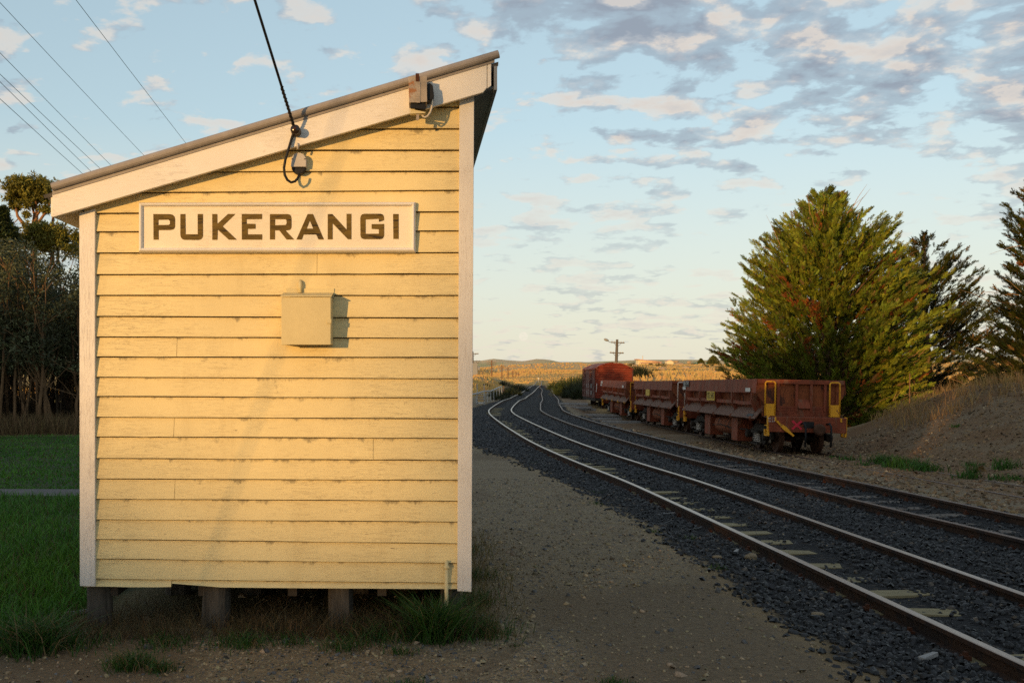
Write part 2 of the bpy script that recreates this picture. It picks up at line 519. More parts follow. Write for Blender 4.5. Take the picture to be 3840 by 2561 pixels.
def spline(ctrl, n=40):
    P = [np.array(c, float) for c in ctrl]
    P = [2 * P[0] - P[1]] + P + [2 * P[-1] - P[-2]]
    out = []
    for i in range(1, len(P) - 2):
        for k in range(n):
            t = k / n
            out.append(0.5 * (2 * P[i] + (P[i + 1] - P[i - 1]) * t + (2 * P[i - 1] - 5 * P[i] + 4 * P[i + 1] - P[i + 2]) * t * t
                              + (3 * P[i] - P[i - 1] - 3 * P[i + 1] + P[i + 2]) * t ** 3))
    out.append(P[-2])
    return np.array(out)


def smooth_line(a, k=9):
    pad = np.pad(a[:, 0], (k, k), mode='reflect', reflect_type='odd')
    ker = np.hanning(2 * k + 3)[1:-1]
    a = a.copy()
    a[:, 0] = np.convolve(pad, ker / ker.sum(), 'valid')
    return a


T1 = smooth_line(spline([(4.34, -2), (4.16, 3), (4.07, 5), (4.02, 7.5), (3.98, 10), (3.93, 13), (3.86, 16), (3.72, 19), (3.60, 24), (3.66, 30), (3.90, 39),
                         (4.28, 48), (5.08, 56), (6.9, 69), (8.6, 80), (12.3, 106), (20.3, 163), (32.3, 250), (38, 292)], 16))
T2 = smooth_line(spline([(7.4, -2), (6.95, 6), (6.66, 10), (6.44, 12.5), (6.26, 15.5), (6.10, 19), (6.03, 22), (6.06, 27), (6.28, 37), (7.0, 49), (7.75, 55.5),
                         (8.7, 62.8), (10.1, 73), (13.2, 97), (17.0, 126), (20.9, 165)], 16))
T3 = spline([(9.9, 4), (10.3, 14), (10.5, 20), (10.85, 27.9), (11.55, 39.4), (12.4, 52.4), (13.05, 64.6), (13.5, 74), (14.0, 82)], 14)


def c1(Y): return np.interp(Y, T1[:, 1], T1[:, 0])
def c2(Y): return np.interp(Y, T2[:, 1], T2[:, 0])
def c3(Y): return np.interp(Y, T3[:, 1], T3[:, 0])
def zr(Y): return np.interp(Y, [0, 15, 45, 110, 250], [.04, .04, -.12, -.12, 0.0])
def zs(Y): return np.interp(Y, [0, 14, 28, 40, 53, 66, 82], [-.05, -.25, -.50, -.62, -.74, -.70, -.55])


def far_h(X, Y):
    r = np.hypot(X, Y)
    th = np.where(Y > 1, X / np.maximum(Y, 1), np.sign(X) * 3)
    L = np.interp(r, [0, 60, 120, 250, 450, 600, 800, 1000, 1500, 2200, 3000, 4200, 7000], [0, -.4, -.4, -.2, 0, 1.8, 5.5, 8.2, 12.5, 22, 38, 30, 20])
    R = np.interp(r, [0, 70, 150, 300, 450, 520, 650, 1000, 1500, 2200, 3000, 4200, 7000], [0, -.6, .4, 3.0, 5.7, 6.5, 6.4, 8, 13.0, 22, 38, 30, 20])
    w = S((th - 0.17) / 0.06)
    z = L * (1 - w) + R * w
    a = S((r - 90) / 400)
    z = z + a * r * 0.0085 * fbm(X / 160 + 5, Y / 160 + 9, 4, 3) + S((r - 60) / 200) * 1.3 * fbm(X / 34, Y / 34, 3, 11)
    z = z + S((r - 1800) / 800) * 12 * fbm(th * 9 + 3, r / 900, 4, 23)
    z = z + np.minimum(10.0, 0.008 * r) * S((r - 260) / 500) * fbm(X / (30 + r * .035), Y / (30 + r * .035), 5, 91)
    # a rocky gully left of the line
    g = np.exp(-((X - (0.092 * Y + 14 * np.sin(Y / 170))) / (0.016 * Y + 4)) ** 2) * S((r - 450) / 150) * (1 - S((r - 900) / 300))
    z = z - g * r * 0.006
    k = np.exp(-((Y - 492) / 75) ** 2) * S((th - .19) / .03) * (1 - S((th - .36) / .05))
    z = z * (1 - k) + (6.0 + .8 * fbm(X / 25, Y / 25, 3, 15)) * k
    k = np.exp(-((Y - 1500) / 160) ** 2) * S((th - .09) / .01) * (1 - S((th - .145) / .01))
    z = z * (1 - k) + 12.0 * k
    # the far skyline ridge
    rp = np.interp(th, [-.6, .02, .063, .082, .095, .112, .125, .138, .15, .176, .203, .23, .256, .30, .40, .52, .8],
                   [1352, 1362, 1357, 1345, 1351, 1354.5, 1346, 1350, 1358, 1359, 1355, 1350, 1351, 1353, 1350, 1346, 1355])
    zr_ = EYE + (CY - rp) * r / F + 3.0 * fbm(th * 60, r / 300, 3, 19)
    k = np.exp(-((r - 3000) / 420) ** 2) * (Y > 0)
    return z * (1 - k) + zr_ * k


def near_h(X, Y):
    X, Y = np.asarray(X, float), np.asarray(Y, float)
    a1, a2 = c1(Y), c2(Y)
    zt = zr(Y) - 0.125
    yard = np.interp(Y, [0, 15, 45, 80], [0, 0, -.14, -.16])
    lt = S((X - (a1 - 1.75)) / 0.9)
    d1, d2 = X - a1, X - a2
    hump = 0.045 * S((d1 + 0.15) / 0.45) * (1 - S((d1 - 1.0) / 0.5)) - 0.02 * (1 - S(np.abs(d2) / 0.7)) + 0.032 * S((-d1 - .62) / .12) * (1 - S((-d1 - 1.05) / .4))
    z = yard * (1 - lt) + (zt + hump + 0.02 * S((X - a1 - .6) / .5)) * lt
    rt = S((X - (a2 + 1.0)) / 1.7)
    z = z * (1 - rt) + (zs(Y) - 0.012 - 0.05 * S((Y - 24) / 4)) * rt
    # gravel heap on the right
    base = 11.9 + 0.03 * (Y - 18) + 0.20 * np.maximum(0, Y - 27) + 0.5 * fbm(X / 3, Y / 3, 3, 31)
    mh = np.interp(Y, [2, 12, 24, 33, 40], [1.4, 1.75, 1.85, 1.95, 1.2])
    m = mh * S((X - base) / 6.0) * (1 - S((X - 24) / 8)) * (1 - S((Y - 36) / 9)) * S((Y + 2) / 8)
    z = z + m * (1 + 0.40 * fbm(X / 2.2, Y / 2.2, 4, 37)) + S(m * 3) * (0.16 * fbm(X / 0.8, Y / 0.8, 3, 39) + 0.06 * fbm(X / 0.3, Y / 0.3, 3, 41))
    z = z + 0.03 * fbm(X / 0.9, Y / 0.9, 4, 43) * (0.4 + 0.6 * (1 - lt * (1 - rt)))
    z = z + 0.05 * fbm(X / 2.5, Y / 2.5, 3, 47) * S((-X - 2.4) / 1.0)
    return z


def height(X, Y):
    X, Y = np.asarray(X, float), np.asarray(Y, float)
    zf = far_h(X, Y)
    a1, a2 = c1(Y), c2(Y)
    # cutting banks either side of the line in the middle distance
    dl, dr = a1 - X, X - np.maximum(a2, a1)
    bl = 1.55 * S((dl - 2.6) / 5) * S((Y - 58) / 40) * (1 - S((Y - 150) / 90)) * (1 - S((dl - 25) / 20))
    br = 1.45 * S((dr - 3.0) / 4.5) * S((Y - 76) / 22) * (1 - S((Y - 150) / 90)) * (1 - S((dr - 20) / 20))
    nz = 1 + 0.9 * fbm(X / 5, Y / 7, 3, 53)
    cor = (1 - S((np.maximum(dl, dr) - 2.2) / 5)) * (1 - S((Y - 240) / 60))
    zf = zf * (1 - cor) + (zr(Y) - 0.14) * cor + (bl + br) * nz
    w = S((Y - 52) / 26)
    w = np.maximum(w, S((X - 20) / 10))
    w = np.maximum(w, S((-X - 30) / 14))
    return (near_h(X, Y) - 0.014 * drag(X, Y)) * (1 - w) + zf * w


def hz(x, y):
    return float(height(np.array([x]), np.array([y]))[0])


DRAG = [at(x, y, EYE * F / (y - CY)) for x, y in ((1690, 2575), (1900, 2445), (2060, 2345), (2150, 2315), (2260, 2295), (2312, 2270), (2350, 2292))]


def drag(X, Y):
    d = np.full(np.shape(X), 9.0)
    for a, b in zip(DRAG[:-1], DRAG[1:]):
        ux, uy = b.x - a.x, b.y - a.y
        t = np.clip(((X - a.x) * ux + (Y - a.y) * uy) / (ux * ux + uy * uy), 0, 1)
        d = np.minimum(d, np.hypot(X - a.x - ux * t, Y - a.y - uy * t))
    return 1 - S((d + .03 * fbm(X / .12, Y / .12, 2, 7)) / 0.055)


def zones(X, Y):
    """ballast, lawn, bare gravel; what is left is dry grass"""
    a1, a2 = c1(Y), c2(Y)
    wob = 0.30 * fbm(X / 0.7, Y / 0.7, 4, 61) + 0.25 * fbm(X / 0.16, Y / 0.16, 2, 67)
    eb = np.interp(Y, [0, 12, 16, 20, 23, 27], [2.58, 2.5, 2.35, 1.9, 1.5, 1.35])
    eb = np.where(Y > 27, a1 - np.interp(Y, [27, 45, 70], [2.3, 2.0, 1.5]), eb)
    er = a2 + 1.05
    er = np.where(Y > 165, a1 + 1.6, er)
    bal = S((X - eb + .1 + wob * 1.4) / 0.34) * S((er - X + wob) / 0.2) * (1 - S((Y - 200) / 60))
    lawn = S((-2.15 - X + wob) / 0.15) * S((Y - 5.95 + wob * 1.2) / 0.15) * (1 - S((Y - 28) / 1.5))
    under = S((X + 2.6) / .3) * S((0.62 - X + wob) / 0.3) * S((Y - 6.42 + wob * 0.8) / 0.15) * (1 - S((Y - 11) / 1))
    lawn = np.maximum(lawn, 0.75 * under)
    dry = np.maximum(S((Y - 29) / 2) * S((-1.5 - X) / 2), S((Y - 36) / 6) * S((X - a2 - 6.5) / 2))
    dry = np.maximum(dry, S((X - 19 + 4 * wob) / 3))
    dry = np.maximum(dry, S((Y - 50) / 20) * np.maximum(S((a1 - 3.2 - X + wob) / 1.2), S((X - a2 - 2.4 + wob) / 1.2)))
    dry = np.maximum(dry, S((-X - 24) / 4))
    dry = dry * (1 - bal)
    lawn = lawn * (1 - dry)
    return bal, lawn, np.clip(1 - bal - lawn - dry, 0, 1), dry


def ground_material():
    m, nt, b = new_mat('yard_ground')
    sep = nd(nt, 'ShaderNodeSeparateColor', {0: nd(nt, 'ShaderNodeVertexColor', layer_name='Col').outputs[0]}).outputs
    p = pos(nt)
    def stones(scale, lo, hi, alt, altamt):
        v = nd(nt, 'ShaderNodeTexVoronoi', {'Vector': p, 'Scale': scale, 'Randomness': 1.0})
        s = nd(nt, 'ShaderNodeSeparateColor', {0: v.outputs['Color']}).outputs
        c = mixc(nt, s[0], lo, hi)
        c = mixc(nt, ramp(nt, s[1], [(1 - altamt, 0.0), (1 - altamt + 0.02, 1.0)], 'CONSTANT'), c, alt)
        return c, v.outputs['Distance']
    g1, h1 = stones(66.0, (0.125, 0.090, 0.050), (0.305, 0.232, 0.135), (0.11, 0.10, 0.09), 0.20)
    g2, h2 = stones(150.0, (0.140, 0.102, 0.057), (0.255, 0.192, 0.112), (0.11, 0.092, 0.07), 0.2)
    n1 = noise(nt, p, 1.1, 5.0, 0.6)
    n2 = noise(nt, p, 30.0, 4.0, 0.65)
    n3 = noise(nt, p, 6.0, 4.0, 0.6)
    grav = mixc(nt, ramp(nt, n3, [(0.40, 0.0), (0.60, 1.0)]), g1, g2)
    wear = mth(nt, 'MAXIMUM', ramp(nt, n1, [(0.46, 0.0), (0.70, 0.45)]), nd(nt, 'ShaderNodeVertexColor', layer_name='Col').outputs['Alpha'])
    px3 = nd(nt, 'ShaderNodeSeparateXYZ', {0: p}).outputs[0]
    soil = mixc(nt, ramp(nt, mth(nt, 'DIVIDE', px3, 20.0), [(0.40, 0.0), (0.47, 1.0)]), (0.118, 0.081, 0.045), (0.150, 0.080, 0.033))
    grav = mixc(nt, wear, grav, soil)
    n4 = noise(nt, p, 24.0, 8.0, 0.78)
    grav = mixc(nt, 1.0, grav, ramp(nt, n4, [(0.28, 0.55), (0.5, 1.0), (0.72, 1.5)]), 'MULTIPLY')
    b1, hb = stones(26.0, (0.006, 0.006, 0.0065), (0.017, 0.017, 0.018), (0.04, 0.030, 0.022), 0.06)
    lawn = mixc(nt, ramp(nt, n2, [(0.3, 0.0), (0.7, 1.0)]), (0.016, 0.034, 0.008), (0.05, 0.068, 0.02))
    lawn = mixc(nt, ramp(nt, n3, [(0.45, 0.0), (0.68, 0.8)]), lawn, (0.06, 0.05, 0.03))
    dry = mixc(nt, ramp(nt, n2, [(0.3, 0.0), (0.7, 1.0)]), (0.26, 0.165, 0.06), (0.46, 0.31, 0.12))
    c = mixc(nt, sep[0], dry, b1)
    c = mixc(nt, sep[1], c, lawn)
    c = mixc(nt, sep[2], c, grav)
    setin(nt, b.inputs['Base Color'], c)
    b.inputs['Roughness'].default_value = 0.9
    b.inputs['Specular IOR Level'].default_value = 0.25
    h = mth(nt, 'ADD', mth(nt, 'MULTIPLY', mth(nt, 'SUBTRACT', 1.0, h1), 0.5), mth(nt, 'MULTIPLY', n2, 0.8))
    hB = mth(nt, 'SUBTRACT', 1.0, hb)
    hh = mth(nt, 'ADD', mth(nt, 'MULTIPLY', h, mth(nt, 'SUBTRACT', 1.0, sep[0])), mth(nt, 'MULTIPLY', hB, mth(nt, 'MULTIPLY', sep[0], 2.2)))
    bump(nt, b, hh, 0.8, 0.02)
    return m


def hills_material():
    m, nt, b = new_mat('dry_tussock_country')
    p = pos(nt)
    n0 = noise(nt, p, 0.0035, 4.0, 0.55)
    n1 = noise(nt, p, 0.035, 5.0, 0.6)
    n2 = noise(nt, p, 0.6, 5.0, 0.65)
    n3 = noise(nt, p, 0.16, 6.0, 0.68)
    c = mixc(nt, ramp(nt, n1, [(0.3, 0.0), (0.7, 1.0)]), (0.60, 0.37, 0.12), (0.78, 0.53, 0.20))
    c = mixc(nt, mth(nt, 'MULTIPLY', ramp(nt, n2, [(0.3, 1.0), (0.55, 0.0)]), 0.45), c, (0.36, 0.21, 0.075))
    c = mixc(nt, mth(nt, 'MULTIPLY', ramp(nt, n0, [(0.60, 0.0), (0.66, 1.0)]), 0.6), c, (0.32, 0.34, 0.11))
    c = mixc(nt, mth(nt, 'MULTIPLY', ramp(nt, n3, [(0.62, 0.0), (0.69, 1.0)]), 0.7), c, (0.12, 0.09, 0.045))
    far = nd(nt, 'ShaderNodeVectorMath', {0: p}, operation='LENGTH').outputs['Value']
    pas_haze = mixc(nt, ramp(nt, n0, [(0.46, 0.0), (0.62, 1.0)]), (0.74, 0.54, 0.30), (0.50, 0.46, 0.22))  # far pasture, with the paleness of distant haze painted into its colour
    c = mixc(nt, ramp(nt, mth(nt, 'DIVIDE', far, 2000.0), [(0.42, 0.0), (0.62, 1.0)]), c, pas_haze)
    setin(nt, b.inputs['Base Color'], c)
    b.inputs['Roughness'].default_value = 0.95
    b.inputs['Specular IOR Level'].default_value = 0.1
    h = mth(nt, 'ADD', mth(nt, 'MULTIPLY', n2, 1.0), mth(nt, 'MULTIPLY', n3, 2.0))
    bump(nt, b, h, 1.0, 2.2)
    return m


M_GROUND = ground_material()
M_HILLS = hills_material()


def grid_faces(nx, ny):
    i = np.arange(nx - 1)[None, :] + np.arange(ny - 1)[:, None] * nx
    i = i.ravel()
    return np.stack([i, i + 1, i + nx + 1, i + nx], 1)


def build_ground():
    xs = np.concatenate([np.arange(-34, -9, .5), np.arange(-9, -2.6, .2), np.arange(-2.6, 8.4, .085), np.arange(8.4, 19, .15), np.arange(19, 36.1, .6)])
    ys = [-4.0]
    while ys[-1] < 178:
        ys.append(ys[-1] + (0.4 if ys[-1] < 4 else max(0.085, 0.0072 * ys[-1])))
    ys = np.array(ys)
    X, Y = np.meshgrid(xs, ys)
    Z = height(X, Y)
    bal, lawn, grav, dry = zones(X, Y)
    o = mesh_np('ground', np.stack([X, Y, Z], -1), grid_faces(len(xs), len(ys)), M_GROUND, np.stack([bal, lawn, grav, np.maximum(.8 * drag(X, Y), np.maximum(.75 * S((fbm(X / 1.9, Y / 3.5, 3, 97) - .06) / .14), S((X - 8.6) / 1.5) * np.clip(.72 + 1.6 * fbm(X / .8, Y / .8, 4, 101), 0, 1)))], -1).reshape(-1, 4), None, True)
    tag(o, kind='structure')
    # open country all round, out to the skyline
    rs = np.concatenate([[0.5], np.geomspace(12, 300, 60)[:-1], np.geomspace(300, 5200, 250), np.geomspace(5400, 9000, 8)])
    th = np.linspace(-math.pi, math.pi, 90, endpoint=False)
    fine = np.arange(-0.6, 0.85, 0.0035)
    th = np.unique(np.concatenate([th, fine]))
    th = np.concatenate([th, [th[0] + 2 * math.pi]])
    R, A = np.meshgrid(rs, th)
    X, Y = R * np.sin(A), R * np.cos(A)
    Z = height(X, Y)
    inside = S((X + 33) / 3) * S((35 - X) / 3) * S((Y + 3.5) / 2) * S((177 - Y) / 6)
    Z = Z - 0.6 * inside - 0.01
    f = grid_faces(len(rs), len(th))
    o = mesh_np('hills', np.stack([X, Y, Z], -1), f[:, ::-1], M_HILLS, None, None, True)
    tag(o, kind='structure')


build_ground()

# ---------------------------------------------------------------- railway tracks
def rail_mesh(line, off, ztop, y0, y1, step, parent, head_mat):
    ln = line[(line[:, 1] >= y0) & (line[:, 1] <= y1)]
    # resample
    seg = np.hypot(np.diff(ln[:, 0]), np.diff(ln[:, 1]))
    s = np.concatenate([[0], np.cumsum(seg)])
    n = max(8, int(s[-1] / step))
    t = np.linspace(0, s[-1], n)
    X, Y = np.interp(t, s, ln[:, 0]), np.interp(t, s, ln[:, 1])
    tx, ty = np.gradient(X), np.gradient(Y)
    l = np.hypot(tx, ty)
    nx, ny = ty / l, -tx / l
    prof = [(-.032, -.004), (-.026, 0), (.026, 0), (.032, -.004), (.033, -.034), (.009, -.044), (.009, -.112), (.058, -.122), (.058, -.134),
            (-.058, -.134), (-.058, -.122), (-.009, -.112), (-.009, -.044), (-.033, -.034)]
    k = len(prof)
    V = np.zeros((n, k, 3))
    for j, (u, h) in enumerate(prof):
        V[:, j, 0] = X + nx * (off + u)
        V[:, j, 1] = Y + ny * (off + u)
        V[:, j, 2] = ztop(Y) + h
    fs = []
    mi = []
    for i in range(n - 1):
        for j in range(k):
            fs.append((i * k + j, (i + 1) * k + j, (i + 1) * k + (j + 1) % k, i * k + (j + 1) % k))
            mi.append(1 if j in (0, 1, 2) else 0)
    me = bpy.data.meshes.new('rail')
    me.from_pydata(V.reshape(-1, 3).tolist(), [], fs)
    me.materials.append(M_RUST)
    me.materials.append(head_mat)
    me.polygons.foreach_set('material_index', mi)
    me.update()
    return link(bpy.data.objects.new('rail', me), parent)


def track(label, line, ztop, y0, y1, head, sl_mat, sl_end, spacing, seed, exposed=0.0):
    root = thing('railway_track', label, 'railway track', (0, 0, 0))
    for s in (-1, 1):
        rail_mesh(line, s * 0.5665, ztop, y0, y1, 0.8, root, head)
    if not sl_mat:
        return root
    rng = random.Random(seed)
    base = MB().box(-1.05, 1.05, -.1, .1, -.13, 0)
    base.v = [(x + rng.uniform(-.02, .02), y + rng.uniform(-.012, .012), z) for x, y, z in base.v]
    variants = []
    for q in range(5):
        # a worn timber: slightly waney edges along its length
        mb = MB()
        n = 7
        fr = []
        for i in range(n):
            x = -1.05 + 2.1 * i / (n - 1)
            w0, w1 = -.10 + rng.uniform(-.015, .015), .10 + rng.uniform(-.015, .015)
            fr.append([(x, w0, -.13), (x, w1, -.13), (x, w1, rng.uniform(-.010, .004)), (x, w0, rng.uniform(-.010, .004))])
        vs = [p for r in fr for p in r]
        fs = [(0, 1, 2, 3), tuple(4 * (n - 1) + i for i in (3, 2, 1, 0))]
        for i in range(n - 1):
            for j in range(4):
                fs.append((4 * i + j, 4 * i + 4 + j, 4 * i + 4 + (j + 1) % 4, 4 * i + (j + 1) % 4))
        mb.add(vs, fs)
        o = mb.build('sleeper', sl_mat, None)
        variants.append(o.data)
        bpy.data.objects.remove(o)
    clip = MB().box(-.022, .022, -.03, .03, 0, .028)
    clip.box(-.012, .012, -.012, .012, .026, .05)
    co = clip.build('rail_fastening', M_RUSTCLIP)
    cdata = co.data
    bpy.data.objects.remove(co)
    y = y0 + 0.3
    while y < sl_end:
        x = float(np.interp(y, line[:, 1], line[:, 0]))
        dx = float(np.interp(y + .5, line[:, 1], line[:, 0]) - np.interp(y - .5, line[:, 1], line[:, 0]))
        o = bpy.data.objects.new('sleeper', rng.choice(variants))
        link(o, root)
        o.location = (x + rng.uniform(-.06, .06), y, float(ztop(y)) - .104 + exposed + rng.uniform(-.022, .010))
        o.rotation_euler = (0, rng.uniform(-.012, .012), -math.atan(dx) + rng.uniform(-.03, .03))
        if y < 26:
            for sd in (-1, 1):
                for u in (-.085, .085):
                    c = bpy.data.objects.new('rail_fastening', cdata)
                    link(c, o)
                    c.location = (x - o.location.x + sd * .5665 + u, 0, 0.001)
        y += spacing + rng.uniform(-.05, .05)
    return root


track('main line of shiny railway track passing close beside the yellow hut', T1, zr, -1.5, 288, M_WORN, M_SLEEPER, 58, 0.62, 3)
track('loop line of rusty railway track on grey sleepers nearer the wagons', T2, zr, -1.5, 160, M_WORN2, M_SLEEPER2, 46, 0.62, 5, -0.004)
track('siding track half buried in gravel under the parked wagons', T3, zs, 5, 80, M_WORN2, None, 0, 0.6, 6)

# ---------------------------------------------------------------- station shelter
D = 6.6                      # distance of the weatherboard wall
DB = D - 0.125               # front face of the barge board


def clip_poly(poly, fn):
    out = []
    for i in range(len(poly)):
        a, b = poly[i], poly[(i + 1) % len(poly)]
        fa, fb = fn(a), fn(b)
        if fa >= 0:
            out.append(a)
        if (fa >= 0) != (fb >= 0):
            t = fa / (fa - fb)
            out.append((a[0] + (b[0] - a[0]) * t, a[1] + (b[1] - a[1]) * t))
    return out


def prism_px(poly, Yf, Yb):
    """photo outline on the plane Yf, extruded straight back to Yb"""
    a = [at(x, y, Yf) for x, y in poly]
    b = [Vector((p.x, Yb, p.z)) for p in a]
    return MB().hexa(a[::-1], b[::-1])


def build_shelter():
    root = thing('station_shelter', 'cream weatherboard lean-to station hut with white corner boards on timber piles', 'hut', (-0.9, D, 0))
    rz0 = lambda X: 2.88 + 0.292 * (X + 2.34) - .06

    def put(mb, name, mat, parent=root, **kw):
        off = Vector((0.9, -D, 0))
        mb.v = [tuple(Vector(p) + off) for p in mb.v]
        return mb.build(name, mat, parent, **kw)

    wall = put(MB().hexa([(-2.13, D + .012, .32), (.33, D + .012, .32), (.33, D + .012, rz0(.33)), (-2.13, D + .012, rz0(-2.13))], [(-2.13, D + .05, .32), (.33, D + .05, .32), (.33, D + .05, rz0(.33)), (-2.13, D + .05, rz0(-2.13))]), 'front_wall', M_DARK)
    LB = [405, 486, 566, 646, 725, 801, 870, 949, 1029.5, 1107, 1185, 1262, 1337, 1412, 1484, 1561, 1635, 1715, 1792, 1867, 1943, 2017, 2090, 2164]
    RB = [403, 485, 565, 643.5, 714, 795, 866, 947, 1027, 1107, 1192, 1267, 1339, 1418, 1490, 1568, 1641, 1723, 1797, 1875, 1953, 2034, 2107, 2181]
    xl, xr = 322.0, 1748.0
    roofline = lambda p: (p[1] - (762 + (p[0] - 196) * -0.2888))
    rng = random.Random(4)
    joints = {12: [666], 16: [655], 17: [1400], 19: [658], 8: [1190]}

    def board(i, x0, x1, yb, yt, taper=1.0):
        """one bevelled board: bottom edge proud, top edge thin"""
        mid = []
        fr = lambda x: (x - xl) / (xr - xl)
        n = 6
        bot = [(x0 + (x1 - x0) * k / n, yb(fr(x0 + (x1 - x0) * k / n)) + (rng.uniform(-1.1, 1.1) if 0 < k < n else 0)) for k in range(n + 1)]
        top = [(x1 - (x1 - x0) * k / n, yt(fr(x1 - (x1 - x0) * k / n))) for k in range(n + 1)]
        poly = clip_poly(bot + top, roofline)
        if len(poly) < 3:
            return
        fs, bs = [], []
        for x, y in poly:
            f = fr(x)
            t = (yb(f) - y) / max(1.0, yb(f) - yt(f))
            p = at(x, y, D)
            fs.append(Vector((p.x, D - .030 * (1 - t) - .010 * t, p.z)))
            bs.append(Vector((p.x, D + .010, p.z)))
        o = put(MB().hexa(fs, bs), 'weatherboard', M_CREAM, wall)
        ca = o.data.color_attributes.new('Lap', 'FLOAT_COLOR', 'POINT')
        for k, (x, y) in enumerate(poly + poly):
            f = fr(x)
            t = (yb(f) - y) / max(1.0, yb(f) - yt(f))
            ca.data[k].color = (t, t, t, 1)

    for i in range(len(LB)):
        yb = lambda f, i=i: LB[i] + (RB[i] - LB[i]) * f
        if i == 0:
            yt = lambda f: 300
        else:
            yt = lambda f, i=i: LB[i - 1] + (RB[i - 1] - LB[i - 1]) * f + 4.2
        xs = [xl] + joints.get(i, []) + [xr]
        for a, b in zip(xs[:-1], xs[1:]):
            board(i, a + (0.7 if a != xl else 0), b - (0.7 if b != xr else 0), yb, yt)
    # the trimmed bottom strip, broken away left of the middle pile
    i = len(LB) - 1
    yt = lambda f: LB[i] + (RB[i] - LB[i]) * f + 4.2
    board(99, xl, 645, lambda f: 2196 + 1 * f, yt)
    board(99, 648, xr, lambda f: (2181 + 14 * min(1, (f - .228) / .09)) + 9 * f, yt)

    # corner boards
    put(prism_px([(297, 800), (356, 783), (356, 2199), (299, 2197)], D - .045, D + .02), 'corner_board', M_WHITEV, bevel=.003)
    put(prism_px([(1723, 372), (1778, 356), (1768, 2219), (1715, 2216)], D - .045, D + .02), 'corner_board', M_WHITEV, bevel=.003)
    # barge board with its small end piece
    put(prism_px([(196, 716), (1826, 241), (1826, 330), (1812, 347), (196, 815)], DB, DB + .032), 'barge_board', M_WHITE, bevel=.003)
    put(prism_px([(1828, 240), (1842, 236), (1842, 322), (1828, 332)], DB, DB + .030), 'barge_end_block', M_WHITE, bevel=.002)
    rz = lambda X: 2.88 + 0.292 * (X + 2.34)             # roof surface along the slope
    back = D + 3.7
    # timber lining under the verge between barge and wall
    mb = MB()
    a = [(-2.25, DB + .034, rz(-2.25) - .155), (0.46, DB + .034, rz(.46) - .155), (0.46, DB + .034, rz(.46) - .135), (-2.25, DB + .034, rz(-2.25) - .135)]
    b = [(x, D + .02, z) for x, y, z in a]
    mb.hexa(a, b)
    put(mb, 'verge_lining', M_WHITE)
    # rolled iron capping along the verge, two lengths
    off = Vector((0, -.012, 0))
    p0, p1, ps = at(198, 703, DB) + off, at(1866, 207, DB) + off, at(580, 590, DB) + off
    cap = MB()
    for a, b in ((p0, ps), (ps, p1)):
        d = (b - a).normalized()
        cap.tube([a + d * .001, b + d * .006], .0265, 14)
    put(cap, 'verge_capping', M_GREYROLL, smooth=False)
    fl = MB()
    q0, q1 = p0 + Vector((0, .006, -.05)), p1 + Vector((-.02, .006, -.05))
    fl.hexa([q0, q1, q1 + Vector((0, 0, .04)), q0 + Vector((0, 0, .04))], [q + Vector((0, .012, 0)) for q in (q0, q1, q1 + Vector((0, 0, .04)), q0 + Vector((0, 0, .04)))])
    put(fl, 'capping_flange', M_GREYROLL)
    # corrugated roof
    ny = 160
    ys = np.linspace(DB + .01, back + .1, ny)
    mb = MB()
    vs = []
    for X in (-2.40, 0.565):
        for k, y in enumerate(ys):
            vs.append((X, y, rz(X) - .02 + .009 * math.sin(y * 2 * math.pi / .076)))
    for X in (-2.40, 0.565):
        for k, y in enumerate(ys):
            vs.append((X, y, rz(X) - .024 + .009 * math.sin(y * 2 * math.pi / .076)))
    fs = []
    for k in range(ny - 1):
        fs.append((k, k + ny, k + ny + 1, k + 1))
        fs.append((2 * ny + k, 2 * ny + k + 1, 3 * ny + k + 1, 3 * ny + k))
    mb.add(vs, fs)
    put(mb, 'corrugated_roof', M_ROOFIRON)
    # eaves on the high side: soffit lining and fascia
    mb = MB()
    a = [(.36, DB + .034, rz(.36) - .17), (.535, DB + .034, rz(.535) - .17), (.535, DB + .034, rz(.535) - .155), (.36, DB + .034, rz(.36) - .155)]
    mb.hexa(a, [(x, back, z) for x, y, z in a])
    put(mb, 'eaves_soffit', M_SOFFIT)
    put(MB().box(.536, .556, DB + .002, back + .05, rz(.54) - .19, rz(.54) - .035), 'fascia', M_SOFFIT)
    mb = MB()
    put(MB().box(-2.36, -2.34, DB + .036, back + .05, rz(-2.36) - .16, rz(-2.36) - .035), 'fascia', M_WHITE)
    # side and back walls
    for X, sgn, ztop in ((-2.145, -1, rz(-2.2) - .17), (0.345, 1, rz(.39) - .17)):
        side = put(MB().box(X - .02 if sgn > 0 else X, X if sgn > 0 else X + .02, D + .051, back, .31, ztop), 'side_wall', M_DARK)
        z = .33
        k = 0
        while z < ztop - .02:
            z1 = min(z + .1365 + .012, ztop)
            o0, o1 = X + sgn * .028, X + sgn * .006
            a = [(X, D + .03, z), (o0, D + .03, z), (o1, D + .03, z1), (X, D + .03, z1)]
            put(MB().hexa(a, [(x, back + .01, zz) for x, y, zz in a]), 'weatherboard', M_CREAM, side)
            z += .1365
    mb = MB()
    a = [(-2.2, back - .02, .31), (.39, back - .02, .31), (.39, back - .02, rz(.39) - .17), (-2.2, back - .02, rz(-2.2) - .17)]
    mb.hexa(a, [(x, back + .008, z) for x, y, z in a])
    put(mb, 'back_wall', M_CREAM)
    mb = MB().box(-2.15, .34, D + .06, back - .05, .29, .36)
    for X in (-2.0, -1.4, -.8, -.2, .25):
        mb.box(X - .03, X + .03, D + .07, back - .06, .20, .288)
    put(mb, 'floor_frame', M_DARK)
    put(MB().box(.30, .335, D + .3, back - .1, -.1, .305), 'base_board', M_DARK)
    put(MB().box(-2.1, .30, back - .12, back - .09, -.1, .305), 'base_board', M_DARK)
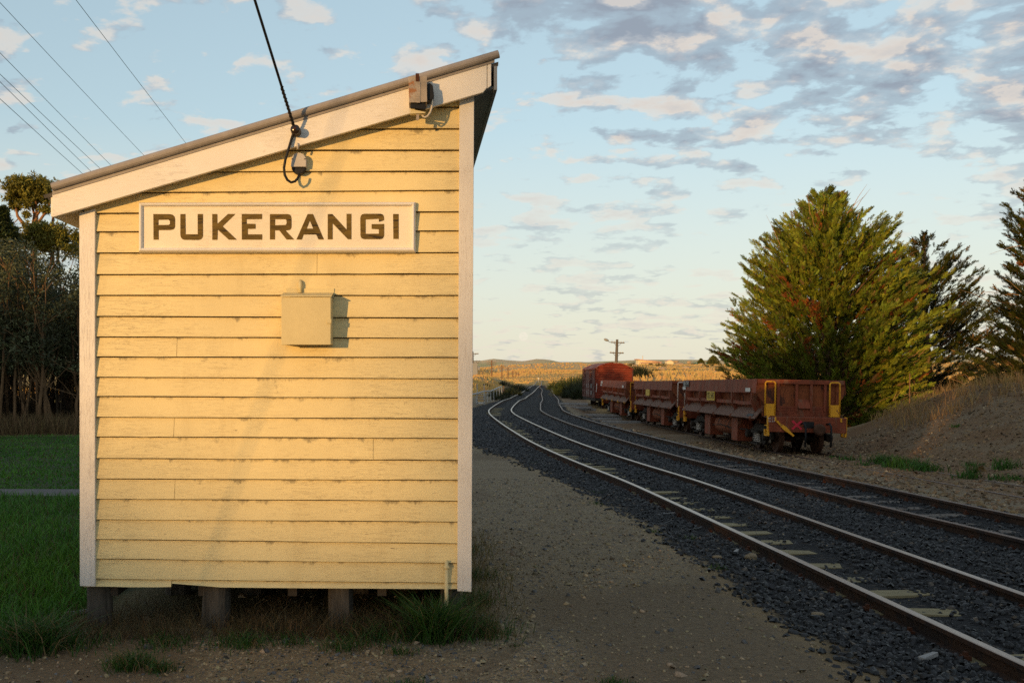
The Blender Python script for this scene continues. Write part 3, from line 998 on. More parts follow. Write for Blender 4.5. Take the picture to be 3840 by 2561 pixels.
    put(MB().box(-1.55, .29, D + 1.75, D + 1.78, -.1, .195), 'base_board', M_DARK)  # inner board added to keep the gap under the floor dark
    # timber piles
    rng = random.Random(9)
    for row, (y, xs) in enumerate(((D + .10, [(-2.10, .085), (-1.30, .098), (-.48, .090), (.26, .07)]), (D + 1.1, [(-1.80, .10), (-1.2, .09), (-.4, .09), (.25, .09)]),
                                   (D + 2.2, [(-2.0, .09), (-1.2, .09), (-.4, .09), (.25, .09)]), (D + 3.5, [(-2.0, .09), (-1.1, .09), (.25, .09)]))):
        for x, r in xs:
            n = 14
            rr = [r * rng.uniform(.86, 1.1) for _ in range(n)]
            lean = rng.uniform(-.03, .03)
            a = [(x + rr[k] * math.cos(k * 6.283 / n), y + rr[k] * math.sin(k * 6.283 / n), .30) for k in range(n)]
            b = [(x + lean + rr[k] * 1.05 * math.cos(k * 6.283 / n), y + rr[k] * 1.05 * math.sin(k * 6.283 / n), -.2) for k in range(n)]
            put(MB().hexa(a[::-1], b[::-1]), 'pile', M_DARKWOOD)
    return root


build_shelter()


def build_sign():
    za = lambda pts: [(500 + u / 4.3537, 730 + v / 4.3537) for u, v in pts]
    zb = lambda pts: [(1000 + u / 3.9183, 730 + v / 3.9183) for u, v in pts]
    LET = [
        (za([(327, 318), (600, 320), (645, 332), (672, 358), (683, 400), (683, 520), (672, 552), (650, 573), (600, 581), (415, 582), (415, 738), (330, 738)]),
         za([(412, 415), (575, 412), (598, 432), (598, 480), (578, 496), (412, 498)])),
        (za([(768, 320), (852, 318), (856, 648), (1052, 648), (1050, 318), (1138, 318), (1138, 680), (1125, 712), (1098, 734), (1060, 742), (835, 740), (800, 728), (778, 700), (768, 660)]), None),
        (za([(1288, 318), (1372, 318), (1374, 478), (1545, 318), (1668, 318), (1460, 520), (1692, 738), (1560, 738), (1380, 575), (1375, 738), (1290, 740)]), None),
        (za([(1770, 318), (2103, 318), (2103, 402), (1852, 405), (1852, 478), (1997, 480), (1997, 560), (1870, 562), (1870, 650), (2105, 650), (2105, 738), (1772, 738)]), None),
        (zb([(48, 287), (310, 287), (342, 297), (360, 320), (366, 355), (366, 475), (358, 505), (338, 521), (305, 525), (280, 530), (407, 662), (293, 662), (185, 527), (123, 527), (123, 662), (48, 662)]),
         zb([(125, 362), (278, 365), (292, 380), (292, 430), (278, 446), (125, 452)])),
        (zb([(437, 662), (596, 300), (606, 287), (676, 287), (688, 302), (843, 662), (762, 662), (728, 588), (545, 588), (517, 662)]), zb([(635, 385), (683, 500), (590, 502)])),
        (zb([(897, 287), (965, 287), (1175, 515), (1173, 285), (1246, 285), (1246, 658), (1195, 658), (970, 425), (970, 660), (897, 660)]), None),
        (zb([(1375, 345), (1386, 308), (1408, 289), (1440, 283), (1675, 283), (1705, 294), (1722, 318), (1725, 345), (1725, 380), (1648, 402), (1648, 358), (1455, 368), (1455, 577), (1648, 575),
             (1648, 512), (1542, 505), (1542, 435), (1727, 433), (1727, 595), (1718, 630), (1700, 650), (1670, 657), (1440, 657), (1408, 650), (1386, 632), (1378, 600)]), None),
        (zb([(1857, 287), (1940, 287), (1940, 653), (1862, 653)]), None)]
    c0 = at(1039, 852, D)
    root = thing('station_name_board', 'white framed timber name board lettered PUKERANGI on the hut wall', 'sign', (c0.x, D - .05, c0.z))
    inv = Vector((-c0.x, -(D - .05), -c0.z))

    def put(mb, name, mat, **kw):
        mb.v = [tuple(Vector(p) + inv) for p in mb.v]
        return mb.build(name, mat, root, **kw)
    yp = D - .052
    put(prism_px([(525, 763), (1553, 763), (1553, 941), (525, 941)], yp, D - .028), 'panel', M_SIGN)
    yf = D - .074
    # half-round frame mouldings, mitred
    o = [(518.5, 759), (1559, 757), (1559, 947.5), (518.5, 948)]
    i = [(539.5, 777), (1541, 776), (1541, 927), (539.5, 928)]
    for k in range(4):
        a, b, c, d = o[k], o[(k + 1) % 4], i[(k + 1) % 4], i[k]
        secs = []
        for pa, pd in ((a, d), (b, c)):
            ring = []
            for q in range(7):
                t = q / 6
                bul = math.sin(math.pi * t)
                p = at(pa[0] + (pd[0] - pa[0]) * t, pa[1] + (pd[1] - pa[1]) * t, D - .055)
                ring.append(Vector((p.x, yp + .012 - .034 * bul ** 0.6, p.z)))
            ring += [Vector((ring[-1].x, D - .03, ring[-1].z)), Vector((ring[0].x, D - .03, ring[0].z))]
            secs.append(ring)
        put(MB().hexa(secs[0], secs[1]), 'frame_moulding', M_WHITE)
    dg = bpy.context.evaluated_depsgraph_get()
    for outer, hole in LET:
        cu = bpy.data.curves.new('letter', 'CURVE')
        cu.dimensions, cu.fill_mode, cu.extrude = '2D', 'BOTH', 0.0008
        for pts in (outer, hole):
            if not pts:
                continue
            sp = cu.splines.new('POLY')
            sp.points.add(len(pts) - 1)
            for q, (x, y) in enumerate(pts):
                p = at(x, y, yp)
                sp.points[q].co = (p.x - c0.x, p.z - c0.z, 0, 1)
            sp.use_cyclic_u = True
        tmp = bpy.data.objects.new('letter', cu)
        me = bpy.data.meshes.new_from_object(tmp)
        me.name = 'letter'
        me.materials.clear()
        me.materials.append(M_LETTER)
        lo = bpy.data.objects.new('letter', me)
        link(lo, root)
        lo.rotation_euler = (math.radians(90), 0, 0)
        lo.location = (0, yp - .0012 - (D - .05), 0)
        bpy.data.objects.remove(tmp)
        bpy.data.curves.remove(cu)


build_sign()


def build_fittings():
    # meter box
    c = at(1150, 1200, D)
    root = thing('meter_box', 'cream painted metal meter box with conduit stub on the weatherboards', 'meter box', (c.x, D - .03, c.z))
    iv = Vector((-c.x, -(D - .03), -c.z))

    def put(mb, name, mat, root=root, iv=iv, **kw):
        mb.v = [tuple(Vector(p) + iv) for p in mb.v]
        return mb.build(name, mat, root, **kw)
    yf = D - .175
    fx0, fx1, ft, fb = at(1055, 0, yf).x, at(1244, 0, yf).x, at(0, 1111, yf).z, at(0, 1293, yf).z
    put(MB().box(fx0 + .004, fx1 - .004, yf + .006, D - .02, fb + .004, ft - .004), 'box', M_BOXPAINT, bevel=.004)
    put(MB().box(fx0, fx1 - .006, yf - .004, yf + .004, fb, ft - .006), 'door', M_BOXPAINT, bevel=.003)
    mb = MB()
    a = [(fx0 - .004, yf - .012, ft - .004), (fx1, yf - .012, ft - .004), (fx1, yf - .012, ft + .002), (fx0 - .004, yf - .012, ft + .002)]
    b = [(x, D - .022, z + .035) for x, y, z in a]
    put(mb.hexa(a, b), 'sloping_lid', M_BOXPAINT)
    put(MB().box(fx0 + .012, fx1 + .004, D - .034, D - .022, ft, ft + .062), 'back_flange', M_BOXPAINT)
    put(MB().box(fx1 - .032, fx1 - .002, yf - .011, yf - .004, at(0, 1213, yf).z, at(0, 1197, yf).z), 'latch', M_BOXPAINT, bevel=.002)
    p = at(1125, 1098, D - .05)
    put(MB().tube([p, p + Vector((0, 0, .05)), p + Vector((0, .008, .068)), p + Vector((0, .03, .076))], .0135, 10), 'conduit_stub', M_BOXPAINT, smooth=True)

    # service connection cover with round top
    c = at(1120, 610, D)
    root = thing('service_fuse_cover', 'grey round-topped service cover with dark bowl beneath, under the barge board', 'junction box', (c.x, D - .03, c.z))
    iv = Vector((-c.x, -(D - .03), -c.z))
    put2 = lambda mb, n, m, **k: put(mb, n, m, root, iv, **k)
    arc = [(1119.5 - 28.5 * math.cos(t), 602 - 29 * math.sin(t)) for t in np.linspace(0, math.pi, 13)]
    put2(prism_px([(1091, 626)] + arc + [(1148, 626)], D - .085, D - .02), 'cover', M_GREYPLASTIC, bevel=.003)
    bowl = [(1119.5 + 27 * math.cos(t), 627 + 26 * math.sin(t)) for t in np.linspace(0, math.pi, 11)]
    put2(prism_px(bowl, D - .07, D - .02), 'bowl', M_BLACK, bevel=.004)
    for x in (1096, 1143):
        q = at(x, 597, D - .086)
        put2(MB().lathe([(.004, -.003), (.004, .002)], q, 'y', 8), 'screw', M_RUSTCLIP)

    # insulator
    c = at(1112, 497, DB)
    root = thing('service_insulator', 'dark glazed reel insulator bolted to the white barge board', 'insulator', (c.x, DB, c.z))
    iv = Vector((-c.x, -DB, -c.z))
    put3 = lambda mb, n, m, **k: put(mb, n, m, root, iv, **k)
    put3(MB().lathe([(.024, -.085), (.031, -.078), (.031, -.062), (.018, -.052), (.018, -.040), (.033, -.030), (.033, -.010), (.026, -.004)], c, 'y', 18), 'reel', M_BROWNCERAM, smooth=True)
    put3(MB().lathe([(.008, -.1), (.008, 0.0)], c, 'y', 8), 'bolt', M_RUSTCLIP)
    q = at(1117, 545, DB)
    put3(MB().tube([q + Vector((0, -.004, .01)), q + Vector((0, -.010, -.005)), q + Vector((0, -.004, -.028))], .007, 8), 'cable_clip', M_GREYPLASTIC, smooth=True)

    # service cable: down from the pole behind, past the insulator, looped into the cover
    pts = []
    e = at(1101, 470, DB - .07)
    s0 = at(955, 0, 5.82)
    dirv = (s0 - e)
    for k in range(24):
        t = 1 - k / 23.0
        Y = e.y + (-0.9 - e.y) * t
        u = (Y - e.y) / (s0.y - e.y)
        sag = -0.0020 * (Y - e.y) * (Y - s0.y)
        pts.append((e.x + dirv.x * u, Y, e.z + dirv.z * u - sag * -1.0))
    loop = [(1103, 490, .08), (1094, 520, .085), (1082, 560, .09), (1070, 600, .09), (1065, 630, .085), (1068, 657, .08), (1078, 676, .075), (1092, 685, .07), (1106, 681, .065), (1117, 669, .06), (1123, 655, .05)]
    lp = [tuple(at(x, y, D - .06 - d)) for x, y, d in loop]
    mb = MB().tube(pts + lp, [.0085] * len(pts) + [.0085] * len(lp), 8)
    o = mb.build('service_cable', M_BLACK, None, True)
    tag(o, 'thick black service cable looping down to the hut from overhead', 'cable')
    # lashing twisted round the last metre of the cable
    hel = []
    L = pts[-1]
    for k in range(90):
        t = k / 89
        Y = e.y - .19 * (1 - t)
        u = (Y - e.y) / (s0.y - e.y)
        cxx, czz = e.x + dirv.x * u, e.z + dirv.z * u
        hel.append((cxx + .0085 * math.cos(k * .7), Y, czz + .0085 * math.sin(k * .7)))
    hel += [tuple(at(1108, 478, DB - .06)), tuple(at(1112, 490, DB - .05))]
    MB().tube(hel, .0042, 5).build('lashing_wire', M_BROWNCERAM, o, True)

    # old floodlight bracket on the barge
    c = at(1566, 330, DB)
    root = thing('metal_switch_box', 'rusty galvanised box strapped to the high end of the barge board', 'electrical box', (c.x, DB, c.z))
    iv = Vector((-c.x, -DB, -c.z))
    put4 = lambda mb, n, m, **k: put(mb, n, m, root, iv, **k)
    put4(prism_px([(1532, 288), (1601, 286), (1602, 383), (1534, 386)], DB - .13, DB - .001), 'housing', M_GALV, bevel=.002)
    put4(prism_px([(1558.5, 276), (1571.5, 276), (1573, 306), (1559, 306)], DB - .137, DB - .131), 'strap_tab', M_RUSTCLIP)
    put4(prism_px([(1560, 363), (1574, 363), (1575, 386), (1561, 386)], DB - .136, DB - .131), 'strap_tab', M_GALV)
    put4(prism_px([(1557, 307), (1576, 307), (1577, 362), (1558, 362)], DB - .134, DB - .1305), 'strap', M_GALV)
    put4(prism_px([(1539, 387), (1597, 387), (1596, 412), (1539, 406)], DB - .115, DB - .002), 'lower_hood', M_BLACK, bevel=.003)
    put4(prism_px([(1539, 406), (1554, 408), (1556, 413), (1596, 421), (1594, 425), (1542, 427), (1539, 424)], DB - .10, DB - .05), 'mounting_plate', M_BOXPAINT)
    put4(prism_px([(1561, 427), (1571, 427), (1571, 450), (1561, 452)], DB - .09, DB - .08), 'bracket_tongue', M_GALV)
    put4(prism_px([(1602, 313), (1612, 312), (1623, 320), (1626, 345), (1628, 362), (1620, 374), (1604, 378)], DB - .10, DB - .002), 'photocell', M_BLACK, bevel=.004)
    pts = [tuple(at(x, y, DB - .07)) for x, y in [(1620, 374), (1620, 390), (1618, 408), (1612, 424), (1603, 436), (1594, 441), (1587, 438), (1580, 428)]]
    put4(MB().tube(pts, .0065, 8), 'lead', M_CABLEWHITE, smooth=True)

    # pipe stub low on the wall
    p = at(1674, 2218, D - .052)
    q = at(1674, 2102, D - .052)
    root = thing('pipe_stub', 'short cream painted pipe with collar beside the right corner board', 'pipe', (p.x, p.y, p.z))
    iv = -p
    put5 = lambda mb, n, m, **k: put(mb, n, m, root, iv, **k)
    put5(MB().tube([p - Vector((0, 0, .27)), q], .0135, 12), 'pipe', M_BOXPAINT, smooth=True)
    r = at(1674, 2128, D - .052)
    put5(MB().lathe([(.019, -.004), (.0215, 0), (.0215, .008), (.019, .012)], r, 'z', 14), 'collar', M_BOXPAINT)


build_fittings()

# ---------------------------------------------------------------- rolling stock
def text_mesh(s, size, mat, parent, loc, rot, name='lettering'):
    cu = bpy.data.curves.new('text', 'FONT')
    cu.body, cu.size, cu.extrude = s, size, 0.001
    cu.align_x, cu.align_y = 'CENTER', 'CENTER'
    tmp = bpy.data.objects.new('text', cu)
    me = bpy.data.meshes.new_from_object(tmp)
    me.materials.clear()
    me.materials.append(mat)
    me.name = name
    o = bpy.data.objects.new(name, me)
    link(o, parent)
    o.location, o.rotation_euler = loc, rot
    bpy.data.objects.remove(tmp)
    bpy.data.curves.remove(cu)
    return o


WHEEL_DATA = {}


def wheel(parent, x, y, side, r=.41):
    if r not in WHEEL_DATA:
        mb = MB().lathe([(.06, -.09), (.10, -.05), (.10, -.03), (r - .09, -.025), (r - .06, -.055), (r - .004, -.06), (r, .03), (r + .028, .038), (r + .026, .062), (r - .06, .06), (r - .09, .02), (.10, .03), (.09, .09)], (0, 0, 0), 'x', 28)
        o = mb.build('wheel', M_WHEEL, None, False)
        WHEEL_DATA[r] = o.data
        bpy.data.objects.remove(o)
    o = bpy.data.objects.new('wheel', WHEEL_DATA[r])
    link(o, parent)
    o.location = (x, y, r)
    o.rotation_euler = (0, 0, 0 if side < 0 else math.pi)
    return o


def bogie(root, y):
    b = MB()
    b.box(-.62, .62, y - .16, y + .16, .42, .66)
    for dy in (-.85, .85):
        b.tube([(-.75, y + dy, .41), (.75, y + dy, .41)], .07, 10)
    bo = b.build('bogie', M_BOGIE, root)
    for s in (-1, 1):
        for dy in (-.85, .85):
            wheel(bo, s * .545, y + dy, s)
        sf = MB()
        x0, x1 = s * .72, s * .80
        xa, xb = min(x0, x1), max(x0, x1)
        prof = [(-1.12, .36), (-1.12, .52), (-.75, .60), (-.45, .74), (.45, .74), (.75, .60), (1.12, .52), (1.12, .36), (.72, .34), (.46, .16), (-.46, .16), (-.72, .34)]
        sf.hexa([(xa, y + u, w) for u, w in prof], [(xb, y + u, w) for u, w in prof])
        sf.build('side_frame', M_BOGIE, bo)
        for dy in (-.85, .85):
            MB().lathe([(.10, 0), (.12, s * .05), (.12, s * .12), (.09, s * .16)], (s * .80, y + dy, .43), 'x', 14).build('axle_box', M_BOGIE, bo)
        for dy in (-.17, 0.0, .17):
            sp = MB()
            pts = [(s * .86 + .045 * math.cos(k * .7), y + dy + .055 * math.sin(k * .7), .22 + .26 * k / 44) for k in range(45)]
            sp.tube(pts, .014, 5)
            sp.build('coil_spring', M_SPRING, bo, True)
        br = MB().box(min(s * .82, s * .96), max(s * .82, s * .96), y - .32, y + .32, .16, .21)
        br.box(min(s * .82, s * .96), max(s * .82, s * .96), y - .32, y + .32, .50, .56)
        br.build('spring_plank', M_BOGIE, bo)
    return bo


def dump_wagon(label, Y0, rail_mat, first):
    L, W = 11.0, 1.2
    x = float(c3(Y0))
    slope = float(c3(Y0 + L) - c3(Y0)) / L
    zg = float(zs(Y0 + 1))
    pit = (float(zs(Y0 + L)) - zg) / L
    root = thing('tipping_wagon', label, 'rail wagon', (x, Y0, zg), (math.atan(pit), math.radians(1.2), -math.atan(slope)), 'tipping wagons parked on the siding')
    P = root
    # frame
    u = MB().box(-.42, -.30, .2, L - .2, .70, .98).box(.30, .42, .2, L - .2, .70, .98)
    for y in (1.5, 3.5, 5.5, 7.5, 9.5):
        u.box(-.85, .85, y, y + .12, .78, .95)
    u.build('underframe', M_WAGONRUST, P)
    for y0, y1, n in ((0, .12, 'end_beam'), (L - .12, L, 'end_beam')):
        mb = MB().box(-1.03, 1.03, y0, y1, .60, 1.02)
        mb.build(n, M_WAGON, P, bevel=.01)
    # horizontal corrugation of the buffer beam and of the bulkhead above it
    rb = MB()
    for k in range(9):
        z = .63 + .043 * k
        rb.box(-1.028, 1.028, -.006, .002, z, z + .018)
    rb.build('beam_ribbing', M_WAGON, P)
    MB().box(-1.03, 1.03, .121, .62, .985, 1.015).build('end_platform', M_APRON, P)
    bh = MB()
    a = [(-1.06, .62, 1.01), (1.06, .62, 1.01), (1.06, .66, 1.30), (-1.06, .66, 1.30)]
    bh.hexa(a, [(p[0], p[1] + .03, p[2]) for p in a])
    for k in range(6):
        z = 1.04 + .043 * k
        bh.box(-1.058, 1.058, .612 + .0055 * k, .63 + .0055 * k, z, z + .018)
    bh.build('end_bulkhead', M_WAGON, P)
    # tub
    for ye, sg in ((.70, 1), (L - .70, -1)):
        e = MB()
        a = [(-1.0, ye, 1.12), (1.0, ye, 1.12), (1.2, ye, 2.04), (-1.2, ye, 2.04)]
        e.hexa(a, [(p[0], p[1] + sg * .03, p[2]) for p in a])
        eo = e.build('tub_end', M_WAGONRUST, P)
        for xx in (-.62, -.12, .28, .66):
            MB().box(xx - .035, xx + .035, min(ye - sg * .09, ye), max(ye - sg * .09, ye), 1.16, 1.92).build('end_stiffener', M_WAGON, eo)
        MB().box(-1.19, 1.19, min(ye - sg * .10, ye), max(ye - sg * .10, ye), 1.92, 2.045).build('top_rail', M_WAGON, eo, bevel=.008)
        ch = MB()
        c0 = [(-.08, ye - sg * .02, 1.5), (.24, ye - sg * .02, 1.5), (.24, ye - sg * .16, 1.25), (-.08, ye - sg * .16, 1.25)]
        ch.hexa(c0, [(p[0], p[1] + sg * .02, p[2] - .01) for p in c0])
        ch.build('chute', M_WAGON, eo)
    fl = MB().box(-.9, .9, .74, L - .74, 1.10, 1.16)
    fl.build('tub_floor', M_APRON, P)
    for s in (-1, 1):
        pn = MB()
        a = [(s * .95, .70, 1.14), (s * 1.0, .70, 1.70), (s * .97, .70, 1.70), (s * .92, .70, 1.14)]
        pn.hexa(a, [(p[0], L - .70, p[2]) for p in a])
        so = pn.build('tub_side', M_WAGONRUST, P)
        bd = MB()
        nseg = 24
        rng = random.Random(3 + s)
        ring = []
        for k in range(nseg + 1):
            y = .64 + (L - 1.28) * k / nseg
            w = rng.uniform(-.010, .010)
            ring.append([(s * (1.20 + w), y, 2.045 + rng.uniform(-.010, .006)), (s * (1.235 + w), y, 1.655 + rng.uniform(-.006, .006)), (s * (1.215 + w), y, 1.655), (s * (1.18 + w), y, 2.045)])
        vs = [p for r in ring for p in r]
        fs = [(0, 1, 2, 3), tuple(4 * nseg + i for i in (3, 2, 1, 0))]
        for k in range(nseg):
            for j in range(4):
                fs.append((4 * k + j, 4 * k + 4 + j, 4 * k + 4 + (j + 1) % 4, 4 * k + (j + 1) % 4))
        bd.add(vs, fs)
        bd.build('top_plate', M_WAGON, so)
        for y in (.66, L - .69):
            # triangular end plates of the side door
            a = [(s * .96, y, 1.30), (s * 1.235, y, 1.66), (s * 1.2, y, 2.03), (s * .98, y, 2.03)]
            MB().hexa(a, [(p[0], p[1] + .03, p[2]) for p in a]).build('corner_gusset', M_WAGONRUST, so)
        for k in range(5):
            y = 1.15 + (L - 2.3) * k / 4
            a = [(s * .94, y, 1.06), (s * 1.12, y, 1.12), (s * 1.225, y, 1.40), (s * 1.225, y, 1.65), (s * .96, y, 1.65)]
            MB().hexa([(p[0], p[1] - .05, p[2]) for p in a], [(p[0], p[1] + .05, p[2]) for p in a]).build('side_rib', M_WAGON, so)
            tip = MB().lathe([(.02, -.05), (.07, -.04), (.07, .04), (.02, .05)], (s * 1.20, y, .93), 'y', 10)
            tip.build('hinge_lug', M_YELLOW if first == 3 else M_WAGONRUST, so)
        for k in range(4):
            y0 = 1.2 + (L - 2.3) * k / 4
            y1 = y0 + (L - 2.3) / 4 - .1
            ym = (y0 + y1) / 2
            sg_ = rng.uniform(.0, .05)
            a = [(s * 1.14, y0, 1.32), (s * 1.19, y0, 1.32), (s * 1.19, y0, 1.42), (s * 1.14, y0, 1.42)]
            b = [(p[0] - s * .01, ym, p[2] - sg_) for p in a]
            c = [(p[0], y1, p[2]) for p in a]
            m = MB().hexa(a, b)
            m.hexa(b, c)
            m.build('side_bar', M_WAGON, so)
        # flared apron below the door, one plate per bay
        for k in range(6):
            ya = .72 if k == 0 else 1.2 + (L - 2.3) * (k - 1) / 4
            yb = (1.1 if k == 0 else 1.1 + (L - 2.3) * k / 4) if k < 5 else L - .72
            if k == 5:
                ya = 1.2 + (L - 2.3)
            a = [(s * 1.02, ya, 1.22), (s * 1.26, ya - .04, .93), (s * 1.24, ya - .04, .91), (s * .99, ya, 1.20)]
            b = [(s * 1.02, yb, 1.22), (s * 1.26, yb + .04, .93), (s * 1.24, yb + .04, .91), (s * .99, yb, 1.20)]
            MB().hexa(a, b).build('apron_plate', M_APRON, so)
        # gear below the floor
        MB().box(min(s * .55, s * 1.0), max(s * .55, s * 1.0), 3.4, 4.1, .16, .88).build('equipment_box', M_WAGON, P, bevel=.01)
        MB().box(min(s * .55, s * 1.0), max(s * .55, s * 1.0), 6.9, 7.7, .18, .86).build('equipment_box', M_WAGON, P, bevel=.01)
        MB().lathe([(.05, 4.35), (.25, 4.40), (.29, 4.5), (.29, 6.5), (.25, 6.6), (.05, 6.65)], (s * .66, 0, .58), 'y', 20).build('tipping_cylinder', M_WAGONRUST, P, True)
        MB().tube([(s * .9, 2.6, .55), (s * .95, 4.2, .52), (s * .95, 5.6, .58), (s * .9, 7.2, .50)], .02, 6).build('brake_rod', M_BOGIE, P)
        # steps at the corners
        for y, d in ((.10, 1), (L - .10, -1)):
            st = MB()
            xx = s * 1.04
            st.box(xx - .03, xx + .03, y - .03, y + .03, .50, 1.04)
            st.box(xx - .03, xx + .03, min(y, y + d * .28), max(y, y + d * .28), .48, .51)
            st.box(xx - .03, xx + .03, min(y, y + d * .24), max(y, y + d * .24), .76, .78)
            st.box(xx - .03, xx + .03, y + d * .26 - .03, y + d * .26 + .03, .50, .66)
            st.build('corner_step', M_YELLOW, P)
    bogie(P, 1.75)
    bogie(P, L - 1.75)
    # front end fittings
    for xx in (-.88, .88):
        h = MB()
        w = .135
        z0, z1 = 1.02, 1.98
        pts = [(xx - w, .50, z0), (xx - w, .50, z1 - .05), (xx - w + .015, .50, z1 - .015), (xx - w + .05, .50, z1), (xx + w - .05, .50, z1), (xx + w - .015, .50, z1 - .015), (xx + w, .50, z1 - .05), (xx + w, .50, z0)]
        h.tube(pts, .022, 8)
        ho = h.build('handrail', rail_mat, P, True)
        if first == 1:
            MB().box(xx - w + .01, xx + w - .01, .492, .508, 1.03, 1.36).build('kick_plate', M_YELLOW, ho)
            MB().box(xx - .02, xx + .02, -.022, -.004, .90, 1.01).build('lamp_bracket', M_YELLOW, P)
    co = MB()
    co.lathe([(.05, 0), (.14, -.02), (.155, -.05), (.155, -.12), (.11, -.14)], (.22, -.18, .70), 'y', 20)
    co.box(.14, .30, -.20, .1, .62, .78)
    co.build('coupler', M_WHEEL, P)
    MB().box(-.12, .16, -.012, -.004, .72, .90).build('coupler_pocket', M_BLACK, P)
    for xx, dx in ((-.18, -.05), (.50, .06)):
        pts = [(xx, -.02, .84), (xx + .03 * 1, -.12, .86), (xx + .06, -.17, .78), (xx + .07, -.17, .50), (xx + .06, -.16, .22)]
        MB().tube(pts, .028, 8).build('brake_hose', M_BLACK, P, True)
    if first == 1:
        lv = MB()
        m = Matrix.Translation((-.62, -.03, .70)) @ Matrix.Rotation(math.radians(40), 4, 'Y')
        prof = [(-.27, -.02), (-.2, -.03), (0, -.055), (.2, -.03), (.27, -.02), (.27, .02), (.2, .03), (0, .055), (-.2, .03), (-.27, .02)]
        lv.hexa([m @ Vector((a, -.01, b)) for a, b in prof], [m @ Vector((a, .012, b)) for a, b in prof])
        lv.box(-.30, -.24, -.03, .03, -.02, .03, m).box(.24, .30, -.03, .03, -.03, .02, m)
        lv.build('release_lever', M_YELLOW, P)
        xm = MB()
        for a in (42, -42):
            m = Matrix.Translation((-.42 + .12, -.009, .80)) @ Matrix.Rotation(math.radians(a), 4, 'Y')
            xm.box(-.17, .17, -.001 if a > 0 else -.003, .001, -.03, .03, m)
        xm.build('painted_cross', M_REDMARK, P)
        tg = tag(xm and P.children[-1], None)
        text_mesh('AA 7.6\nno 5.4', .07, M_WHITEMARK, P, (-.98, -.008, .93), (math.radians(90), 0, 0))
        # placards on the near side
        def plate(y0, y1, z0, z1, m, n='placard'):
            xx = -1.225 - (2.03 - (z0 + z1) / 2) * 0.09
            return MB().box(xx - .004, xx, y0, y1, z0, z1).build(n, m, P)
        R90 = (math.radians(90), 0, math.radians(-90))
        plate(L - 1.75, L - .72, 1.80, 1.99, M_BLACKMARK, 'load_panel')
        text_mesh('MAX LOAD', .17, M_WHITEMARK, P, (-1.243, L - 1.25, 1.945), R90)
        text_mesh('20-21', .17, M_WHITEMARK, P, (-1.249, L - 1.1, 1.85), R90)
        plate(L - 1.25, L - .75, 1.69, 1.79, M_WHITEMARK, 'white_placard')
        plate(1.15, 1.65, 1.68, 1.79, M_WHITEMARK, 'white_placard')
        m = MB().box(-1.262, -1.25, 5.3, 6.35, 1.36, 1.66)
        m.build('number_placard', M_PLACARD, P)
        text_mesh('YD 543', .30, M_BLACKMARK, P, (-1.266, 5.82, 1.51), R90)
        m = MB()
        a = [(-1.18, 1.0, 1.05), (-1.235, 1.0, .98), (-1.225, 1.0, .97), (-1.17, 1.0, 1.04)]
        m.hexa(a, [(p[0], 1.6, p[2]) for p in a]).build('apron_placard', M_BLACKMARK, P)
    else:
        def plate(y0, y1, z0, z1, m, n='placard'):
            xx = -1.225 - (2.03 - (z0 + z1) / 2) * 0.09
            return MB().box(xx - .004, xx, y0, y1, z0, z1).build(n, m, P)
        if first == 3:
            plate(L - 1.5, L - .72, 1.82, 1.98, M_FENCEW, 'load_panel')
            plate(L - 1.2, L - .72, 1.69, 1.79, M_WHITEMARK, 'white_placard')
            plate(1.3, 1.8, 1.70, 1.82, M_WHITEMARK, 'white_placard')
        else:
            MB().box(-1.262, -1.25, 5.6, 6.6, 1.38, 1.66).build('number_placard', M_PLACARD, P)
    return root


dump_wagon('dark red tipping wagon with yellow end handrails and a red cross on its beam', 27.2, M_YELLOW, 1)
dump_wagon('dark red tipping wagon with pale handrails, coupled between two like wagons', 39.0, M_PALEPIPE, 2)
dump_wagon('dark red tipping wagon with yellow hinge lugs coupled in front of the covered van', 51.2, M_YELLOW, 3)


